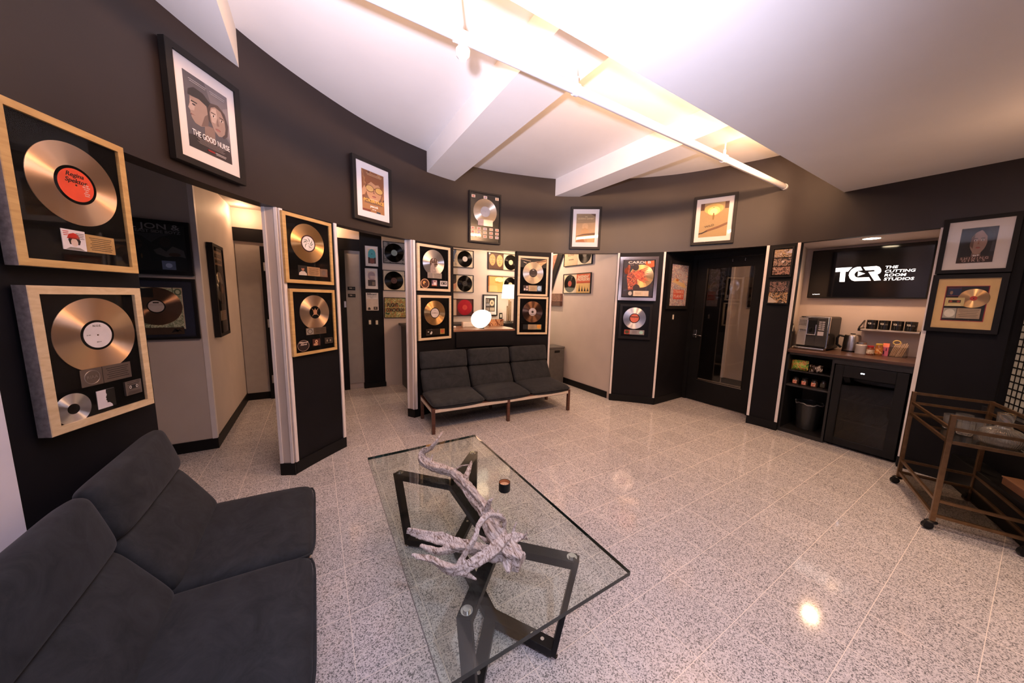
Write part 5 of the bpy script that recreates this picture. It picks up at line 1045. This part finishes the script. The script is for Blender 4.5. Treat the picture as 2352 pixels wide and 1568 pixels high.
# --- corridor column
for nm, lab, x0, x1, z0, z1 in (('small_print', 'white-matted print with a turquoise arch, topmost of three on the corridor column', .672, .868, 1.885, 2.20), ('small_print', 'white-matted print with a pale arch over a crowd, middle on the corridor column', .66, .856, 1.545, 1.87), ('small_print', 'white printed magazine chart page, lowest of three on the corridor column', .66, .856, 1.215, 1.505)):
    p = Piece(nm, lab, 'picture frame', (x0, 5.43), (x1, 5.43), z0, z1, .009, .015, BLACKWOOD, board=MATWHITE)
    if 'turquoise' in lab:
        p.art('print', .24, .16, .80, .84, '#c8b6a4', [('r', '#3a2220', 0, 0, 1, .44), ('e', '#3f93a6', .5, .66, .48, .33), ('e', '#16343c', .5, .66, .06, .04), ('e', '#6a3a30', .5, .18, .3, .2), ('r', '#3f93a6', .0, .42, 1, .60)])
    elif 'pale arch' in lab:
        p.art('print', .24, .16, .78, .84, '#c9bab2', [('e', '#9a8c98', .5, .68, .5, .31), ('r', '#b8a8ac', .3, .5, 1, .7), ('r', '#3a3030', 0, 0, 1, .42), ('r', '#7a6a5c', .55, .05, .9, .3), ('l', '#5a4a58', .1, .9, .85, .5, 4)])
    else:
        p.text('Billboard', .48, .84, .032, '#1e1a1c', width=.66, bold=.015); p.text('TV Soundtracks', .48, .745, .014, '#5a4e4c', width=.66); p.text('No.1', .48, .68, .012, '#2a2424')
        p.art('print', .08, .04, .92, .64, '#c9bcb6', [('l', '#a89a94', .08, .42, .95, .4, 6), ('l', '#a89a94', .58, .92, .95, .4, 6), ('p', '#241e1e', [(.1, .05), (.12, .2), (.2, .3), (.32, .2), (.34, .05)]), ('r', '#241e1e', .6, .06, .94, .32), ('e', '#8a7a74', .76, .2, .08, .08)])
# --- album frames
CREAM = mat('cream_sleeve_board', (.70, .58, .42), .5)
def album(label, p0, p1, z0, z1, cover, flip=False, vinyl=VINYL, vlabel='#8a9a98', bg=CREAM, texts=(), shapes=()):
    p = Piece('framed_album', label, 'framed album', p0, p1, z0, z1, .009, .022, BLACKWOOD, board=bg, group='thin black album frames')
    a, c = (.5, .985) if not flip else (.015, .5); r = min(p.h*.46, .143)
    p.art('album_cover', a, .03, c, .97, cover, shapes)
    p.record(.255 if not flip else .745, .5, r, vinyl, ink(vlabel), .046)
    for tx in texts: p.text(*tx[:5], **tx[5])
    return p
G1 = collage('dancers_cover_print', ('#d8b494', '#a4604e', '#e0c098', '#c87850', '#5a3a30'), 16)
album('black-framed album with a grey-blue labelled record, topmost on the record wall beside the column', (.932, 5.42), (1.58, 5.42), 1.955, 2.285, G1, bg=collage('grey_photo_print', ('#4a4644', '#8a8480', '#6a6460'), 7))
album('black-framed album with a dark dusky cover, middle on the record wall beside the column', (.918, 5.42), (1.57, 5.42), 1.535, 1.852, collage('dusk_cover_print', ('#2a2c38', '#4a4a58', '#1c1c24', '#7a5a40'), 6), vlabel='#54302c')
album('black-framed album with a green leafy lettered cover, above the soft black cap', (.925, 5.42), (1.575, 5.42), 1.105, 1.43, collage('leafy_cover_print', ('#d8b878', '#6a8a4a', '#c87a4a', '#8aa060', '#e0cc98', '#3a5a34'), 20), flip=True, bg=BOARD,
      texts=(('FLIGHT', .20, .56, .052, '#2a1810', dict(width=.25, bold=.06)), ('OF THE', .40, .56, .026, '#2a1810', dict(width=.11, bold=.03)), ('CONCHORDS', .255, .32, .050, '#2a1810', dict(width=.42, bold=.06))))
album('black-framed album with a white-labelled black record, topmost seen at the left of the hatch', (1.80, 5.42), (2.45, 5.42), 1.972, 2.272, collage('beach_cover_print', ('#5a6a90', '#c8b8a8', '#8a8aa0', '#3a2a28'), 5), flip=True, vlabel='#d8cfc8', texts=(('GREY', .30, .72, .06, '#e8dcc8', dict(width=.24, bold=.04)),))
album('black-framed album with an all-black record and portrait cover, above the red record', (1.80, 5.42), (2.45, 5.42), 1.545, 1.85, '#b8a090', flip=True, vlabel='#1c1a1a', shapes=[('r', '#2a2422', 0, .6, 1, 1), ('e', '#c08a74', .8, .4, .2, .3), ('e', '#3a2420', .8, .62, .2, .16)])
album('album frame with a bright red record, lowest at the left of the hatch', (1.80, 5.42), (2.45, 5.42), 1.13, 1.43, '#d8bfae', flip=True, vinyl=mat('red_vinyl', (.40, .02, .035), .25), vlabel='#c8403a', bg=ink('#5a2a26'), shapes=[('e', '#8a2a34', .55, .12, .2, .2), ('e', '#3a2430', .5, .7, .2, .3)])
album('album frame with two orange-toned faces beside a record, topmost at the right of the hatch', (2.735, 5.42), (3.385, 5.42), 1.978, 2.285, '#8a5a34', flip=True, vlabel='#d8c0a0', shapes=[('r', '#4a2c1c', 0, 0, 1, 1)]+face(.26, .58, .20, .34, '#cf8f58', '#2a1810')+face(.74, .55, .21, .36, '#d69a64', '#2a1810'))
album('album frame with a pale amber cover half behind the lit lamp shade', (2.735, 5.42), (3.385, 5.42), 1.56, 1.865, '#d8a05a', flip=True, vlabel='#d8c0a0', shapes=[('r', '#a8642a', .02, .02, .09, .98), ('e', '#e8d0a0', .75, .8, .3, .15), ('p', '#b8803c', [(.4, .6), (.6, .7), (.9, .6), (.7, .55)])])
p = Piece('record_award', 'small black-framed award with white mat, behind the glowing egg lamp', AW, (2.640, 5.420), (2.943, 5.420), 1.127, 1.518, 0.02, 0.025, BLACKWOOD, board=MATWHITE)
p.art('print', .18, .20, .82, .84, '#2c2422', [('r', '#8a7a72', .06, .06, .4, .3), ('r', '#a89888', .46, .06, .94, .3), ('r', '#8a8890', .06, .42, .44, .6), ('e', '#c8b89c', .68, .64, .24, .22), ('e', '#5a4c40', .68, .64, .07, .07), ('r', '#a89c94', .1, .66, .16, .92), ('r', '#a89c94', .26, .66, .32, .92)])
album('album frame with hand-lettered cream cover, topmost on the beige side wall', (3.7, 4.40), (3.7, 3.735), 2.012, 2.34, '#c9a888', flip=True, vlabel='#3a3230', texts=(('LOVE', .26, .50, .036, '#5a3a30', dict(width=.22)), ('songs', .27, .30, .02, '#3a2824', dict(width=.18, bold=.03))))
album('album frame with a red-lettered cover of small figures, lower on the beige side wall', (3.7, 4.395), (3.7, 3.738), 1.562, 1.887, '#d9b474', vlabel='#a8483a', shapes=[('r', '#c8603e', 0, .52, 1, .99), ('r', '#b04a30', 0, .50, 1, .56)]+[('p', '#2c2018', [(.16+.2*k, .08), (.2+.2*k, .28-.03*k), (.22+.2*k, .46-.06*k), (.25+.2*k, .28-.03*k), (.30+.2*k, .08)]) for k in range(4)], texts=(('BASEMENT', .745, .76, .04, '#f0dcc0', dict(width=.38, bold=.03)), ('PROFESSORS', .745, .62, .04, '#f0dcc0', dict(width=.42, bold=.03))))
# pointed dark wall piece and block sign on the side wall
t = empty('guitar', 'dark pointed guitar body hanging at the far end of the beige side wall', 'guitar', (3.7, 4.60, 1.58), -pi/2)
b = MB(BLACKPLASTIC); b.prism([(-.12, .02), (.0, .30), (.20, .70), (.05, .70), (-.13, .26), (-.16, .10)], -.035, -.008); b.build('guitar_body', t, bevel=.003)
b = MB(woodmat('mottled_red_brown', (.16, .07, .05), (.28, .14, .10), .4, (4, 4, 4), 10)); b.prism([(-.14, .28), (.03, .66), (-.25, .64), (-.28, .30)], -.028, -.008); b.build('guitar_panel', t)
t = empty('wall_block', 'small mottled brown wooden block sign beneath the pointed guitar', 'wall sign', (3.7, 4.60, 1.345), -pi/2)
b = MB(woodmat('mottled_brown_block', (.12, .055, .04), (.24, .12, .085), .5, (6, 6, 6), 8)); b.box(-.19, .18, -.05, 0, .075, .215); b.build('block_face', t, bevel=.003)
b = MB(DARKWOOD); b.box(-.19, .18, -.055, 0, 0, .072); b.build('block_ledge', t, bevel=.003)
# small black plates on the corridor door
for lab, z in (('small black lettered door plate, upper of two on the grey corridor door', 1.525), ('small black lettered door plate, lower of two on the grey corridor door', 1.42)):
    t = empty('door_plate', lab, 'sign', (.482, 5.475, z)); MB(BLACKPLASTIC).box(-.052, .052, -.006, 0, 0, .052).build('plate', t, bevel=.004)
    lettering(t, 'TCR', -.012, .022, -.0062, .015, ink('#d8d0cc'), bold=.05, width=.036); lettering(t, 'STUDIO', .027, .024, -.0062, .008, ink('#9a9490'), width=.03)
# picture and photographs beyond the glass door
p = Piece('poster', 'black-framed white-matted picture seen through the studio door glass', PO, (6.400, 2.705), (6.400, 2.188), 1.400, 2.275, 0.04, 0.03, BLACKWOOD, board=MATWHITE)
p.art('poster_print', .25, .2, .75, .8, '#6a4a38', [('r', '#3a2a24', .1, .1, .9, .4), ('e', '#a8845c', .5, .65, .25, .2)])
p = Piece('poster', 'dark picture on the black column seen through the studio door glass', PO, (6.360, 3.386), (6.360, 3.047), 1.550, 2.147, 0.02, 0.02, BLACKWOOD)
p.art('poster_print', .1, .1, .9, .9, collage('dim_photo_print', ('#14141a', '#2a2a34', '#5a5a6a', '#1c1c22'), 9))
